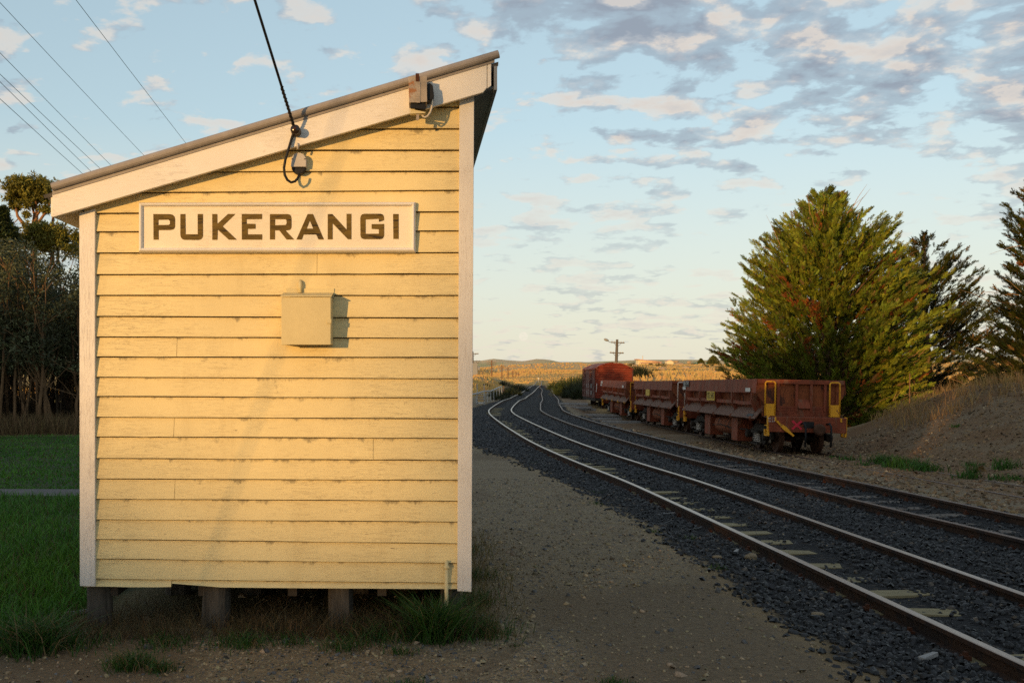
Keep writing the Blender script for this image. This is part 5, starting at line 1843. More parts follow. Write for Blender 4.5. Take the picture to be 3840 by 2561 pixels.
def pine():
    Z = 100.0
    k = Z / F
    zoom = lambda u, v: at(u / 3.409, 640 + v / 3.409, Z)
    root = thing('pine_tree', 'tall flat-topped pine with orange limbs rising above the thicket', 'tree', (zoom(430, 0).x, Z, hz(zoom(430, 0).x, Z)))
    o = np.array(root.location)
    rng = np.random.default_rng(5)
    tb = MB()
    def limb(pts, r0, r1):
        P = [zoom(u, v) + Vector((0, d, 0)) for u, v, d in pts]
        rs = [r0 + (r1 - r0) * i / (len(P) - 1) for i in range(len(P))]
        tb.tube([tuple(np.array(p) - o) for p in P], rs, 8)
    base = (Vector(tuple(o)))
    tb.tube([(0.3, 0, -.5), (.1, 0, 5), tuple(np.array(zoom(430, 840)) - o)], [.45, .40, .30], 10)
    limb([(430, 840, 0), (330, 720, 0), (240, 590, -.3), (215, 470, -.3), (200, 380, 0)], .24, .07)
    limb([(430, 840, 0), (445, 720, 0), (470, 580, 0), (455, 450, .2), (440, 330, .3)], .26, .08)
    limb([(435, 800, 0), (405, 690, .3), (420, 560, .4), (380, 420, .5), (350, 300, .4)], .20, .07)
    limb([(445, 715, 0), (520, 640, -.2), (600, 530, -.2), (640, 440, -.2), (640, 330, 0)], .18, .06)
    limb([(470, 570, 0), (560, 430, .4), (590, 330, .4)], .14, .05)
    limb([(620, 1190, 1), (625, 1000, 1), (620, 700, 1), (640, 540, 1), (650, 400, 1)], .26, .08)
    limb([(690, 1190, 1), (700, 1000, 1), (780, 740, 1), (800, 590, 1)], .18, .04)
    limb([(800, 660, 1), (900, 610, 1), (1010, 570, 1)], .05, .02)
    limb([(750, 1150, 1), (830, 1040, 1), (900, 940, 1)], .12, .04)
    limb([(430, 840, 0), (560, 830, .3), (700, 790, .4), (800, 760, .4)], .16, .05)
    limb([(230, 620, 0), (160, 690, 0)], .06, .03)
    tb.build('trunk', M_PINEBARK, root, True)
    cs, rr = [], []
    def ell(u, v, ru, rv, dep, n, rad):
        a = rng.uniform(0, 2 * np.pi, n)
        q = np.minimum(1.25, np.abs(rng.normal(size=n)) * .62)
        for i in range(n):
            p = zoom(u + ru * q[i] * math.cos(a[i]), v + rv * q[i] * math.sin(a[i]))
            cs.append((p.x - o[0], p.y + rng.uniform(-dep, dep) - o[1], p.z - o[2]))
            rr.append(rad * rng.uniform(.7, 1.2))
    ell(400, 185, 290, 60, 2.4, 130, .38)
    ell(250, 250, 150, 60, 2.0, 60, .36)
    ell(520, 240, 150, 60, 2.0, 60, .36)
    ell(380, 300, 250, 60, 2.0, 50, .36)
    ell(200, 330, 80, 60, 1.2, 40, .36)
    ell(185, 450, 45, 35, .8, 14, .32)
    ell(570, 330, 110, 70, 1.6, 40, .36)
    ell(580, 500, 70, 30, 1, 14, .3)
    ell(400, 430, 220, 80, 1.6, 26, .3)
    ell(250, 900, 160, 60, 1.6, 60, .4)
    ell(350, 570, 30, 30, 1, 5, .3)
    ell(380, 740, 80, 50, 1.2, 18, .34)
    ell(640, 800, 230, 85, 2.0, 190, .42)
    ell(450, 900, 180, 60, 1.6, 90, .42)
    ell(600, 970, 180, 60, 1.6, 60, .4)
    ell(770, 900, 120, 80, 1.6, 40, .36)
    ell(900, 1000, 100, 110, 1.6, 40, .34)
    ell(940, 600, 80, 35, 1, 10, .26)
    ell(980, 860, 60, 60, 1, 26, .36)
    V, T, C = clumps(np.array(cs), np.array(rr) * 1.35, 40, rng, .24, (.19, .175, .03), .35)
    mesh_np('crown', V, T, M_PINE, C, root)
    # darker conifer at the left edge
    root = thing('dark_conifer', 'dark pointed conifer left of the flat-topped pine', 'tree', (at(12, 0, 95).x, 95, hz(at(12, 0, 95).x, 95)))
    o = np.array(root.location)
    top = at(0, 783, 95).z - o[2]
    rng = np.random.default_rng(8)
    hh = top * rng.uniform(.3, 1, 900) ** .8
    a = rng.uniform(0, 6.283, 900)
    r = np.maximum(.15, (top - hh) * .40 + .1) * rng.uniform(.3, 1.05, 900) ** .6 * (1 + .35 * np.sin(hh * 2.1))
    V, T, C = clumps(np.stack([np.cos(a) * r, np.sin(a) * r, hh], 1), np.full(900, .42), 22, rng, .3, (.035, .050, .012), .4)
    mesh_np('crown', V, T, M_PINE, C, root)
    MB().tube([(0, 0, -.5), (0, 0, top * .97)], [.4, .05], 9).build('trunk', M_BARK, root)


pine()


def thicket():
    rng = np.random.default_rng(12)
    variants = []
    for v in range(6):
        tb = MB()
        cs, rr = [], []
        H = rng.uniform(4.6, 6.0)
        for s in range(4):
            lean = rng.normal(size=2) * .5
            P = [np.array([rng.uniform(-.25, .25), rng.uniform(-.25, .25), -.2])]
            hst = H * rng.uniform(.72, 1.0)
            for k in range(1, 7):
                t = k / 6
                P.append(np.array([P[0][0] + lean[0] * t + .06 * math.sin(k * 2.1 + s), P[0][1] + lean[1] * t, hst * t]))
            tb.tube([tuple(p) for p in P], [.055, .050, .042, .034, .026, .018, .006], 6)
            for b in range(11):
                t = rng.uniform(.15, .95)
                i = int(t * 6)
                p0 = P[i] + (P[min(i + 1, 6)] - P[i]) * (t * 6 - i)
                d = unit(np.array([rng.normal(), rng.normal(), rng.uniform(.9, 2.0)]))
                ln = rng.uniform(.6, 1.7)
                p1 = p0 + d * ln
                tb.tube([tuple(p0), tuple((p0 + p1) / 2 + rng.normal(size=3) * .05), tuple(p1)], [.02, .013, .004], 4, False)
                if p1[2] > H * .40:
                    for q in range(5):
                        cs.append(p0 + d * ln * rng.uniform(.4, 1.1) + rng.normal(size=3) * .12)
                        rr.append(rng.uniform(.14, .30))
        V, T, C = clumps(np.array(cs), np.array(rr), 24, rng, .090, (.090, .100, .048), .5)
        variants.append((tb, (V, T, C)))
    protos = []
    for i, (tb, (V, T, C)) in enumerate(variants):
        root = thing('willow_sapling', 'slender grey-green willow sapling in the dark thicket beyond the lawn', 'tree', (0, 0, 0), (0, 0, 0), 'willow saplings of the thicket')
        tb.build('stems', M_WILLOWBARK, root)
        mesh_np('crown', V, T, M_WILLOW, C, root)
        protos.append(root)
    spots = []
    for row, (Y, n) in enumerate(((31.5, 13), (33.5, 14), (36, 14), (39.5, 13))):
        for k in range(n):
            spots.append((-19.5 + (k + .5) * 11.5 / n + rng.uniform(-.35, .35), Y + rng.uniform(-.8, .8), row))
    for i, (x, y, row) in enumerate(spots):
        o = protos[i] if i < len(protos) else copy_tree(protos[i % len(protos)])
        o.location = (x, y, hz(x, y))
        s = rng.uniform(.82, 1.12) + row * .03
        o.scale = (s, s, s)
        o.rotation_euler = (0, 0, rng.uniform(0, 6.28))
    # tangle of twigs and dead stems at the foot
    N = 5200
    P = np.stack([rng.uniform(-21, -7.5, N), rng.uniform(31, 41, N), np.zeros(N)], 1)
    P[:, 2] = height(P[:, 0], P[:, 1])
    h = rng.uniform(.4, 2.6, N) * rng.uniform(.5, 1, N)
    V, T, C = blades(P, h, rng.uniform(.012, .022, N), rng, .35, np.array([.05, .036, .022]), .5)
    o = mesh_np('thicket_undergrowth', V, T, M_DRY, C)
    tag(o, 'tangle of bare twigs and dead stems at the foot of the thicket', 'undergrowth', None, 'stuff')


def blades(P, h, w, rng, lean, col, var, face=None):
    """bent grass blades: base pair, middle pair, tip"""
    N = len(P)
    a = rng.uniform(0, 2 * np.pi, N)
    dirv = np.stack([np.cos(a), np.sin(a), np.zeros(N)], 1)
    b = rng.uniform(0, 2 * np.pi, N) if face is None else face + rng.normal(size=N) * .28
    side = np.stack([np.cos(b), np.sin(b), np.zeros(N)], 1)
    ln = (lean * rng.uniform(.2, 1.4, N) * h)[:, None]
    up = np.array([0, 0, 1.0])
    w = w[:, None]
    hh = h[:, None]
    m = P + dirv * ln * .35 + up * hh * .6
    t = P + dirv * ln + up * hh * .95
    V = np.stack([P - side * w, P + side * w, m + side * w * .75, m - side * w * .75, t], 1).reshape(-1, 3)
    i = np.arange(N)[:, None] * 5
    T = np.concatenate([i + np.array([[0, 1, 2]]), i + np.array([[0, 2, 3]]), i + np.array([[3, 2, 4]])], 0)
    c = np.asarray(col) * np.ones((N, 3)) * rng.uniform(1 - var, 1 + var, (N, 1)) * rng.uniform(.9, 1.1, (N, 3))
    C = np.repeat(c, 5, 0)
    return V, T, C


thicket()


def bush(name, label, loc, size, seed, col, n=140, group=None, dens=26, up=.8):
    rng = np.random.default_rng(seed)
    d = unit(rng.normal(size=(n, 3)) * np.array([1, 1, .8]))
    d[:, 2] = np.abs(d[:, 2])
    P = d * np.array(size) * rng.uniform(.45, 1.0, (n, 1))
    P = np.repeat(P, 4, 0) + rng.normal(size=(n * 4, 3)) * .12 * np.array(size)
    P[:, 2] = np.maximum(P[:, 2], .02)
    Dr = P / np.array(size) + np.array([0, 0, up]) + rng.normal(size=P.shape) * .3
    sz = float(np.mean(size))
    V, T, m = fronds(P, Dr, rng.uniform(.25, .5, len(P)) * sz, rng, 4, .45, .07)
    c = np.asarray(col) * rng.uniform(.55, 1.45, (len(P), 1))
    root = thing(name, label, 'bush', loc, (0, 0, 0), group)
    mesh_np('foliage', V, T, M_LEAF, np.repeat(c, m, 0), root)
    st = MB()
    for k in range(7):
        e = P[rng.integers(len(P))] * .7
        st.tube([(0, 0, -.1), tuple(e * .5 + np.array([0, 0, .05])), tuple(e)], [.03 * sz, .02 * sz, .006], 5, False)
    st.build('stems', M_BARK, root)
    return root


def shrubs():
    rng = np.random.default_rng(77)
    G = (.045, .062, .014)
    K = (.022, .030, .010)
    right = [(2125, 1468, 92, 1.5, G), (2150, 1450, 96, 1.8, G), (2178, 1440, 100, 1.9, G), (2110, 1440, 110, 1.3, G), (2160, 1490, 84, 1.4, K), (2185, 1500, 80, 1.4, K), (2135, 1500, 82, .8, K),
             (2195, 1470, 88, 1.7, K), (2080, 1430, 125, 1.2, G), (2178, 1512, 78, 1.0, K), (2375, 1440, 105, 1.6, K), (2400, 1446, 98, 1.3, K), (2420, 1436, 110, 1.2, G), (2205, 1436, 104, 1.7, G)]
    for i, (x, y, Y, s, c) in enumerate(right):
        X = (x - CX) * Y / F
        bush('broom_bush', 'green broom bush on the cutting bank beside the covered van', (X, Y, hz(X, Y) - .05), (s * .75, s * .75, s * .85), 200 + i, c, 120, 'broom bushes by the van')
    left = [(1855, 1455, 88, .7), (1868, 1460, 92, .55), (1915, 1455, 98, .8), (1925, 1470, 92, .9), (1905, 1440, 105, .7), (1822, 1436, 110, .5), (1893, 1420, 140, .9), (1880, 1422, 138, .7), (1922, 1428, 130, .8),
            (1870, 1490, 76, .6), (1888, 1480, 80, .7), (1952, 1440, 115, .9), (1943, 1432, 125, .9)]
    for i, (x, y, Y, s) in enumerate(left):
        X = (x - CX) * Y / F
        bush('dark_shrub', 'low dark green shrub in the dry grass bank left of the line', (X, Y, hz(X, Y) - .05), (s * .9, s * .9, s * .7), 300 + i, K, 80, 'shrubs on the left bank')
    hill = [(2368, 1388, 400, 1.9), (2440, 1385, 420, 1.1), (2470, 1394, 380, 1.4), (2487, 1368, 480, 1.6), (2500, 1365, 490, 1.4), (2490, 1398, 370, .8), (2640, 1390, 390, .8), (2650, 1398, 360, 1.0), (2670, 1394, 380, 1.0),
            (2700, 1385, 400, 1.0), (2705, 1410, 270, 1.5), (2715, 1424, 230, 1.8), (2460, 1425, 250, 1.3), (2405, 1420, 260, .9), (2600, 1378, 430, .9), (2415, 1374, 470, .9), (2400, 1373, 470, .8), (2690, 1397, 350, .9), (2530, 1410, 310, .6), (2580, 1395, 360, .6)]
    for i, (x, y, Y, s) in enumerate(hill):
        X = (x - CX) * Y / F
        bush('hill_shrub', 'small olive shrub dotted on the golden hillside below the house', (X, Y, hz(X, Y) - .05), (s * .9, s * .9, s * .8), 400 + i, (.075, .068, .016), 60, 'shrubs on the golden hillside')
    for i, (x, yb, yt, Y, w) in enumerate([(2628, 1366, 1340, 495, 15), (2675, 1374, 1335, 480, 26), (1964, 1379, 1369, 1500, 8), (1978, 1379, 1367, 1500, 7), (1992, 1379, 1366, 1500, 7), (2003, 1379, 1373, 1500, 4), (2012, 1379, 1368, 1500, 5), (2041, 1378, 1368, 1500, 5), (2031, 1379, 1374, 1500, 3), (2052, 1379, 1375, 1500, 3)]):
        X = (x - CX) * Y / F
        zb, zt = EYE - (yb - CY) * Y / F, EYE - (yt - CY) * Y / F
        g = hz(X, Y)
        h = zt - zb
        far = Y > 1000
        root = thing('hill_tree', 'small dark tree in the clump on the distant plain' if far else ('narrow yellow-green tree on the hill crest' if w == 15 else 'rounded yellow-green tree on the hill crest'), 'tree', (X, Y, min(g, zb) if not far else zb), (0, 0, 0), 'clump of distant trees' if far else None)
        hw = w * Y / F
        r = np.random.default_rng(500 + i)
        n = 500
        hh = h * (.08 + .92 * r.uniform(0, 1, n))
        prof = np.interp(hh / h, [0, .25, .55, .85, 1], [.75, 1.0, .8, .4, .08]) * hw
        a = r.uniform(0, 6.283, n)
        q = prof * np.sqrt(r.uniform(.1, 1.1, n))
        V, T, C = clumps(np.stack([np.cos(a) * q, np.sin(a) * q, hh], 1), np.full(n, h * .09), 8, r, h * .085, (.03, .036, .014) if far else (.10, .105, .02), .35)
        mesh_np('crown', V, T, M_PINE, C, root)
        MB().tube([(0, 0, -1.5), (0, 0, h * .8)], [h * .05, h * .01], 6).build('trunk', M_BARK, root)


shrubs()


def grasses():
    rng = np.random.default_rng(90)
    # lawn: blades in the wedge left of the hut, thinning with distance
    def lawn_patch(n, y0, y1, hmin, hmax, w, power):
        Y = y0 + (y1 - y0) * rng.uniform(0, 1, n) ** power
        th = rng.uniform(-.60, -.26, n)
        X = th * Y
        near = Y < 9
        X = np.where(near, rng.uniform(-5.2, -2.1, n), X)
        bal, lw, gr, dr = zones(X, Y)
        k = (lw > rng.uniform(.2, .9, n)) & ~((X > -2.28) & (Y > 6.5) & (Y < 10.3)) & ~((Y > 13.85) & (Y < 14.62))
        X, Y = X[k], Y[k]
        P = np.stack([X, Y, height(X, Y) - .01], 1)
        pt = fbm(X / .8, Y / .8, 3, 71)
        h = rng.uniform(hmin, hmax, len(X)) * (1 + 1.1 * pt) * np.where(Y > 14.6, .6, 1.0)
        V, T, C = blades(P, h, rng.uniform(.5, 1.1, len(X)) * w * (1 + Y / 16), rng, .7, (.060, .165, .018), .45)
        c2_ = fbm(X / 1.7 + 9, Y / 1.7, 3, 73)
        C = C * np.repeat(1 + .9 * c2_[:, None] * np.array([1.4, .8, .8]), 5, 0)
        old = np.repeat(rng.uniform(0, 1, len(X)) < .10, 5)
        C[old] = np.array([.11, .085, .035])
        return V, T, np.maximum(C, .002)
    ch = [lawn_patch(44000, 5.9, 13.8, .05, .14, .0035, 1.5), lawn_patch(30000, 14.6, 29.5, .05, .11, .006, 1.2)]
    V, T, C = tri_soup(ch)
    o = mesh_np('lawn_grass', V, T, M_GRASS, C)
    tag(o, 'dark green rough lawn left of the hut', 'grass', None, 'stuff')
    # dry grass: strip before the thicket, under the hut, banks, heap top and the open country
    ch = []
    n = 9000
    X, Y = rng.uniform(-21, -7.5, n), rng.uniform(28.6, 31.6, n)
    ch.append(blades(np.stack([X, Y, height(X, Y)], 1), rng.uniform(.2, .75, n), rng.uniform(.006, .012, n), rng, .4, (.17, .115, .055), .45))
    n = 5200
    X, Y = rng.uniform(-2.25, .55, n), 6.30 + np.abs(rng.normal(size=n)) * .35
    X = X + 0
    k = rng.uniform(0, 1, n) < np.clip(.25 + 1.3 * (fbm(X / .35, Y / .35, 3, 81) + .3) + .25 * (X > -1), 0, 1)
    X, Y = X[k], Y[k]
    ch.append(blades(np.stack([X, Y, height(X, Y)], 1), rng.uniform(.04, .19, len(X)), rng.uniform(.0013, .0025, len(X)), rng, .9, (.12, .085, .04), .5))
    n = 1500
    X, Y = rng.uniform(.40, .85, n), rng.uniform(6.5, 10.5, n)
    k = rng.uniform(0, 1, n) < (1 - (X - .4) / .5)
    X, Y = X[k], Y[k]
    ch.append(blades(np.stack([X, Y, height(X, Y)], 1), rng.uniform(.04, .17, len(X)), rng.uniform(.0015, .003, len(X)), rng, .9, (.17, .13, .05), .5))
    # top and flanks of the heap
    n = 42000
    X, Y = rng.uniform(11, 30, n), rng.uniform(20, 42, n)
    z = height(X, Y)
    ridge = S((z - 1.0) / .5) + .7 * S((Y - 27.5) / 2) * S((z + .2) / .4)
    k = rng.uniform(0, 1, n) < ridge * np.clip(.4 + 2.2 * fbm(X / 1.4, Y / 1.4, 3, 83), .03, 1)
    X, Y, z = X[k], Y[k], z[k]
    ch.append(blades(np.stack([X, Y, z], 1), rng.uniform(.15, .55, len(X)), rng.uniform(.006, .012, len(X)), rng, .6, (.36, .22, .085), .45))
    # banks and tussock country, bigger clumps farther out
    n = 185000
    r = 52 * (900 / 52) ** (rng.uniform(0, 1, n) ** 1.25)
    th = rng.uniform(-.12, .92, n)
    X, Y = r * np.sin(th), r * np.cos(th)
    bal, lw, gr, dr = zones(X, Y)
    rail = (np.abs(X - c1(Y)) > 2.2) & (np.abs(X - c2(Y)) > 1.7)
    k = (dr > .5) & rail & (np.abs(X - c3(Y)) > 1.9)
    k &= rng.uniform(0, 1, n) < np.clip(.75 + 1.6 * fbm(X / (3 + r / 30), Y / (3 + r / 30), 3, 87), .12, 1)
    X, Y, r = X[k], Y[k], r[k]
    h = rng.uniform(.22, .70, len(X)) * np.interp(r, [50, 110, 200, 900], [1, .9, .55, .7])
    ch.append(blades(np.stack([X, Y, height(X, Y) - .05], 1), h, rng.uniform(.020, .05, len(X)) * (1 + r / 100), rng, .55, (.70, .45, .155), .14, -SUN_AZ))
    n = 40000
    r = 600 * (1150 / 600) ** rng.uniform(0, 1, n)
    th = rng.uniform(-.10, .85, n)
    X, Y = r * np.sin(th), r * np.cos(th)
    k = rng.uniform(0, 1, n) < np.clip(.7 + 1.6 * fbm(X / 60, Y / 60, 3, 89), .15, 1)
    X, Y, r = X[k], Y[k], r[k]
    ch.append(blades(np.stack([X, Y, height(X, Y) - .1], 1), rng.uniform(.3, .7, len(X)) * (1 + r / 900), rng.uniform(.02, .05, len(X)) * (1 + r / 40), rng, .5, (.62, .40, .15), .15, -SUN_AZ))
    # golden field seen left through the thicket
    n = 14000
    Y = rng.uniform(42, 130, n)
    X = -Y * rng.uniform(.22, .60, n)
    ch.append(blades(np.stack([X, Y, height(X, Y) - .05], 1), rng.uniform(.3, .8, n), rng.uniform(.03, .07, n), rng, .5, (.60, .38, .13), .35, -SUN_AZ))
    V, T, C = tri_soup(ch)
    o = mesh_np('dry_grass', V, T, M_DRY, C)
    tag(o, 'golden dry grass and tussock on banks, heap and hills', 'grass', None, 'stuff')

    # green tufts and weeds that stand alone
    def tuft(name, label, x, y, n, h, spread, col, w=.004, lean=.9, group=None, dryfrac=.12):
        P = np.zeros((n, 3))
        P[:, :2] = rng.normal(size=(n, 2)) * spread
        hh = rng.uniform(.35, 1, n) * h
        V, T, C = blades(P, hh, rng.uniform(.6, 1.2, n) * w, rng, lean, col, .4)
        d = np.repeat(rng.uniform(0, 1, n) < dryfrac, 5)
        C[d] = np.array([.17, .12, .055])
        o = mesh_np(name, V, T, M_GRASS, C)
        o.location = (x, y, hz(x, y) - .01)
        return tag(o, label, 'grass tuft', group)
    g = (.034, .085, .014)
    tuft('grass_tussock', 'large dark green grass tussock at the right corner of the hut', .16, 6.36, 800, .34, .07, g, .0045, 1.0)
    tuft('grass_tussock', 'spreading green grass tussock left of the hut corner pile', -2.33, 6.12, 700, .26, .10, g, .0045, 1.3)
    for i, (x, y, n, h, s) in enumerate([(.46, 6.45, 420, .16, .11), (-.20, 6.33, 330, .16, .11), (-1.62, 5.72, 420, .13, .065), (-1.42, 5.66, 160, .10, .04), (-1.05, 6.20, 300, .12, .09), (-1.55, 6.22, 260, .10, .09), (-.42, 6.12, 260, .10, .07),
                                         (-.06, 6.02, 110, .08, .05), (-.02, 5.35, 110, .08, .05), (.48, 7.3, 240, .14, .08), (.52, 8.2, 200, .14, .1), (.47, 9.4, 200, .12, .12), (-2.0, 6.2, 200, .12, .1), (1.11, 5.42, 160, .05, .045), (.64, 6.2, 60, .04, .03), (-.75, 6.25, 160, .10, .08)]):
        tuft('grass_tuft', 'small green grass tuft growing in the gravel close to the hut', x, y, n, h, s, g, .003, 1.0, 'grass tufts round the hut', .2)
    for i, (x, y, n, h, s) in enumerate([(3180, 1725, 120, .16, .12), (3130, 1715, 50, .1, .1), (3235, 1745, 60, .12, .1), (3310, 1740, 260, .32, .16), (3345, 1752, 120, .2, .15), (3405, 1755, 260, .34, .16), (3450, 1765, 280, .28, .2), (3620, 1795, 100, .2, .12), (3648, 1790, 60, .42, .06),
                                         (3560, 1612, 60, .12, .08), (3770, 1760, 110, .36, .12), (3780, 1800, 160, .16, .22), (3670, 1745, 70, .12, .15), (3590, 1545, 50, .2, .1)]):
        Y = 24.0
        for _ in range(12):
            X = (x - CX) * Y / F
            Y = .5 * Y + .5 * (EYE - hz(X, Y)) * F / (y - CY)
        tuft('green_weed', 'bright green weed at the foot of the gravel heap', X, Y, n, h, s, (.045, .11, .014), .010, .7, 'weeds along the gravel heap', .05)
    for i, (x, y) in enumerate([(2010, 1730), (2235, 1885), (2245, 1838), (2680, 2118), (2590, 2005), (2450, 1985)]):
        Y = EYE * F / (y - CY)
        tuft('green_weed', 'tiny green weed where gravel meets dark ballast', (x - CX) * Y / F, Y, 40, .07, .05, (.04, .09, .014), .004, .8, 'weeds at the ballast edge', .1)


grasses()

# ---------------------------------------------------------------- stones and litter
def stones(N, P, size, rng, col, var, flat=.6, alt=None, altp=0.0):
    cube = np.array([(-1, -1, -1), (1, -1, -1), (1, 1, -1), (-1, 1, -1), (-1, -1, 1), (1, -1, 1), (1, 1, 1), (-1, 1, 1)], float) * .5
    quads = np.array([(4, 5, 6, 7), (0, 1, 5, 4), (1, 2, 6, 5), (2, 3, 7, 6), (3, 0, 4, 7)])
    V = cube[None] * (1 + rng.uniform(-.38, .25, (N, 8, 3)))
    V[:, 4:, :2] *= rng.uniform(.35, .95, (N, 1, 1))
    V *= (size[:, None] * np.stack([rng.uniform(.8, 1.5, N), rng.uniform(.6, 1.0, N), rng.uniform(.6, 1.1, N) * flat], 1))[:, None]
    a, b, c = rng.uniform(0, 2 * np.pi, N), rng.normal(size=N) * .5, rng.normal(size=N) * .5
    def rot(V, ang, i, j):
        cs, sn = np.cos(ang)[:, None], np.sin(ang)[:, None]
        x, y = V[..., i].copy(), V[..., j].copy()
        V[..., i], V[..., j] = x * cs - y * sn, x * sn + y * cs
    rot(V, b, 1, 2)
    rot(V, c, 0, 2)
    rot(V, a, 0, 1)
    V = V + P[:, None]
    Q = (np.arange(N)[:, None, None] * 8 + quads[None]).reshape(-1, 4)
    col = np.asarray(col) * rng.uniform(1 - var, 1 + var, (N, 1)) * rng.uniform(.93, 1.07, (N, 3))
    if alt is not None:
        k = rng.uniform(0, 1, N) < altp
        col[k] = np.asarray(alt) * rng.uniform(.6, 1.3, (k.sum(), 1))
    return V.reshape(-1, 3), Q, np.repeat(col, 8, 0)


def scatter():
    rng = np.random.default_rng(55)
    # ballast
    n = 112000
    Y = 3.6 + 42 * rng.uniform(0, 1, n) ** 2.1
    X = rng.uniform(.8, 8.4, n)
    bal, lw, gr, dr = zones(X, Y)
    keep = (X / Y < .80) & (rng.uniform(0, 1, n) < bal) & (X / Y > .02)
    X, Y = X[keep], Y[keep]
    d1, d2 = X - c1(Y), X - c2(Y)
    onrail = np.minimum(np.abs(np.abs(d1) - .5665), np.abs(np.abs(d2) - .5665)) < .075
    # parts of the sleepers stay clear of stone
    clear = ((d1 > -.53) & (d1 < -.05 + .7 * fbm(X * 0, Y / .62, 2, 5)) & (rng.uniform(0, 1, len(X)) < .55 + .4 * (vnoise(X * 0 + 3, Y / .62, 13) > .35))) | ((np.abs(d2) < .5) & (Y < 22) & (rng.uniform(0, 1, len(X)) < .52))
    k = ~onrail & ~clear
    X, Y = X[k], Y[k]
    sz = rng.uniform(.014, .044, len(X)) * (1 + np.maximum(0, Y - 12) / 26)
    P = np.stack([X, Y, height(X, Y) + sz * .12 + rng.uniform(-.006, .014, len(X))], 1)
    V, Q, C = stones(len(X), P, sz, rng, (.0105, .0105, .0108), .8, .7, (.075, .055, .036), .04)
    nr = np.minimum(np.abs(np.abs(X - c1(Y)) - .5665), np.abs(np.abs(X - c2(Y)) - .5665))
    C = C * (1 + np.repeat((1 - S(nr / .22)) * rng.uniform(.3, 1, len(X)), 8)[:, None] * np.array([1.1, .35, .0]))
    o = mesh_np('ballast_stones', V, Q, M_STONE, C)
    tag(o, 'dark crushed ballast stones between and beside the rails', 'ballast', None, 'stuff')
    # river gravel in the yard and on the heap
    n = 64000
    Y = 4.2 + 12 * rng.uniform(0, 1, n) ** 2.2
    X = rng.uniform(-3.2, 4.5, n)
    bal, lw, gr, dr = zones(X, Y)
    k = (rng.uniform(0, 1, n) < (gr + .03 * bal) * (1 - .9 * drag(X, Y)) * (1 - .7 * S((fbm(X / 1.9, Y / 3.5, 3, 97) - .06) / .14))) & (np.abs(X - .6) / Y < .75)
    X, Y = X[k], Y[k]
    sz = rng.gamma(1.5, .0050, len(X)) + .005
    P = np.stack([X, Y, height(X, Y) + sz * .1], 1)
    V1 = stones(len(X), P, sz, rng, (.240, .180, .105), .6, .7, (.11, .105, .10), .22)
    n = 22000
    Y = 12 + 22 * rng.uniform(0, 1, n)
    X = rng.uniform(7.2, 21, n)
    bal, lw, gr, dr = zones(X, Y)
    k = (rng.uniform(0, 1, n) < gr) & (X / Y < .95)
    X, Y = X[k], Y[k]
    sz = rng.gamma(2.0, .012, len(X)) + .015
    P = np.stack([X, Y, height(X, Y) + sz * .1], 1)
    V2 = stones(len(X), P, sz, rng, (.18, .110, .052), .65, .7, (.36, .27, .16), .05)
    V, Q, C = tri_soup([V1, V2])
    o = mesh_np('gravel_stones', V, Q, M_PEBBLE, C)
    tag(o, 'brown river gravel spread over the yard and heap', 'gravel', None, 'stuff')
    # single things lying about
    def lay(x, y, z=0.0):
        Y = (EYE - z) * F / (y - CY)
        X = (x - CX) * Y / F
        for _ in range(8):
            Y = (EYE - hz(X, Y)) * F / (y - CY)
            X = (x - CX) * Y / F
        return X, Y, hz(X, Y)
    X, Y, z = lay(2816, 2098)
    rock('round_stone', 'smooth tan round stone lying in the dark ballast', (X, Y, z + .02), (.055, .048, .042), 61, None, M_TANSTONE)
    X, Y, z = lay(2690, 2092)
    rock('flat_stone', 'flat tan stone beside the pale wood splinter', (X, Y, z + .008), (.05, .03, .018), 62, None, M_TANSTONE)
    X, Y, z = lay(3065, 2308)
    rock('flat_stone', 'tan flat stone in ballast below the near rail', (X, Y, z + .01), (.045, .03, .018), 63, None, M_TANSTONE)
    for (x, y, L, a, w), lb in (((2758, 2075, .17, 1.0, .025), 'pale grey wood splinter lying in the ballast near the round stone'), ((3480, 2472, .16, .5, .03), 'pale grey wood chunk lying below the near rail'),
                                ((2500, 1928, .22, .1, .012), 'thin white stick lying across the ballast edge'), ((290, 2305, .22, .35, .03), 'grey board offcut lying in the grass by the hut corner')):
        X, Y, z = lay(x, y)
        m = MB()
        a4 = [(-L / 2, -w, 0), (-L / 2, w * .6, 0), (-L / 2, w * .5, w * .8), (-L / 2, -w, w)]
        b4 = [(L / 2, -w * .5, 0), (L / 2, w * .9, 0), (L / 2, w * .8, w * .6), (L / 2, -w * .4, w * .9)]
        o = m.hexa(a4, b4).build('wood_scrap', M_GREYWOOD, None, bevel=.003)
        o.location, o.rotation_euler = (X, Y, z + .008), (.1, -.08, a)
        tag(o, lb, 'wood scrap')
    # footpath across the lawn
    n = 26
    xs = np.linspace(-22, -1.9, n)
    mb = MB()
    a, b = [], []
    vs = []
    for i, x in enumerate(xs):
        w0, w1 = 13.86 + .05 * math.sin(x * 1.7), 14.60 + .05 * math.sin(x * 2.3 + 1)
        zz = max(hz(x, w0), hz(x, w1)) + .012
        vs += [(x, w0, zz - .08), (x, w0, zz), (x, w1, zz), (x, w1, zz - .08)]
    fs = []
    for i in range(n - 1):
        for j in range(3):
            fs.append((4 * i + j, 4 * i + 4 + j, 4 * i + 5 + j, 4 * i + 1 + j))
    o = mb.add(vs, [f[::-1] for f in fs]).build('footpath', M_CONC, None)
    tag(o, kind='structure')


M_TANSTONE = simple('tan_river_stone', (.22, .165, .10), .7, .2, 20.0, 0, .15)
scatter()


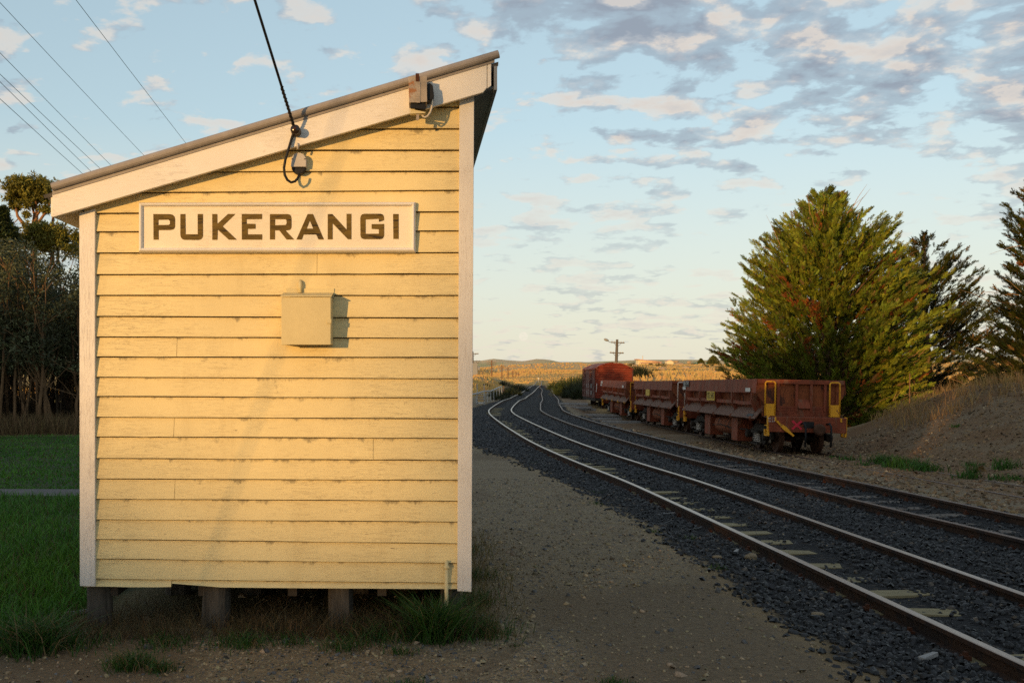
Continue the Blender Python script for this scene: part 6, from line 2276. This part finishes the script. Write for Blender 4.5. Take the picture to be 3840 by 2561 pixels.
def shadebelt():
    """unseen row of trees behind the viewer, its top shaped to shade the yard and light the hut"""
    rng = np.random.default_rng(31)
    s0 = -140.0
    q = np.arange(-70, 60, .35)
    Hq = np.interp(q, [-70, -62, -55, -45, -30, -27, -24, -16, -13, -7.2, -6.5, -3.15, -2.75, 6, 10, 60], [4, 9, 17, 17.5, 17.3, 18.0, 18.4, 18.9, 20, 20, 13.3, 13.3, 17.0, 17.0, 20, 20])  # heights shaped to shade yard and wagons, with a dip for sun on the hut
    dip = (q > -6.8) & (q < -2.9)
    top = Hq + np.where(dip, .25, 1.0) * 2.2 * fbm(q / 2.2, q * 0, 3, 9)
    ca, sa = math.cos(SUN_AZ), math.sin(SUN_AZ)
    def world(qq, ss, z):
        return np.stack([qq * ca + ss * sa, -qq * sa + ss * ca, z], -1)
    rings = [world(q, np.full_like(q, s0 + 1.2), q * 0 - 1), world(q, np.full_like(q, s0 + 1.2), top - .3), world(q, np.full_like(q, s0 - 1.2), top - .3), world(q, np.full_like(q, s0 - 1.2), q * 0 - 1)]
    V = np.stack(rings, 1).reshape(-1, 3)
    n = len(q)
    i = np.arange(n - 1)[:, None] * 4
    Q = np.concatenate([i + np.array([[j, j + 1, j + 5, j + 4]]) for j in range(3)])
    T = np.concatenate([Q[:, [0, 1, 2]], Q[:, [0, 2, 3]]])
    C = np.full((len(V), 3), .03) * np.array([.8, 1.1, .4])
    m = 2600
    j = rng.integers(0, n, m)
    zz = top[j] * (1 - .55 * rng.uniform(0, 1, m) ** 2)
    cs = world(q[j] + rng.uniform(-.2, .2, m), s0 + rng.uniform(-2.2, 2.2, m), zz - .35)
    V2, T2, C2 = clumps(cs, np.full(m, .55), 16, rng, .5, (.03, .042, .012), .4)
    V, T, C = tri_soup([(V, T, C), (V2, T2, C2)])
    o = mesh_np('shadebelt', V, T, M_PINE, C)
    tag(o, 'dense dark shelterbelt of unseen trees far behind the viewer, shaped to shade the yard', 'trees', None, 'stuff')


shadebelt()

o = MB().tube([(-3.1, -1.05, 11.4), (-8.35, -3.5, -.05)], .0075, 6).build('stay_wire', M_WIRE, None)
tag(o, 'steel stay wire from the service pole to the ground behind the viewer', 'wire')
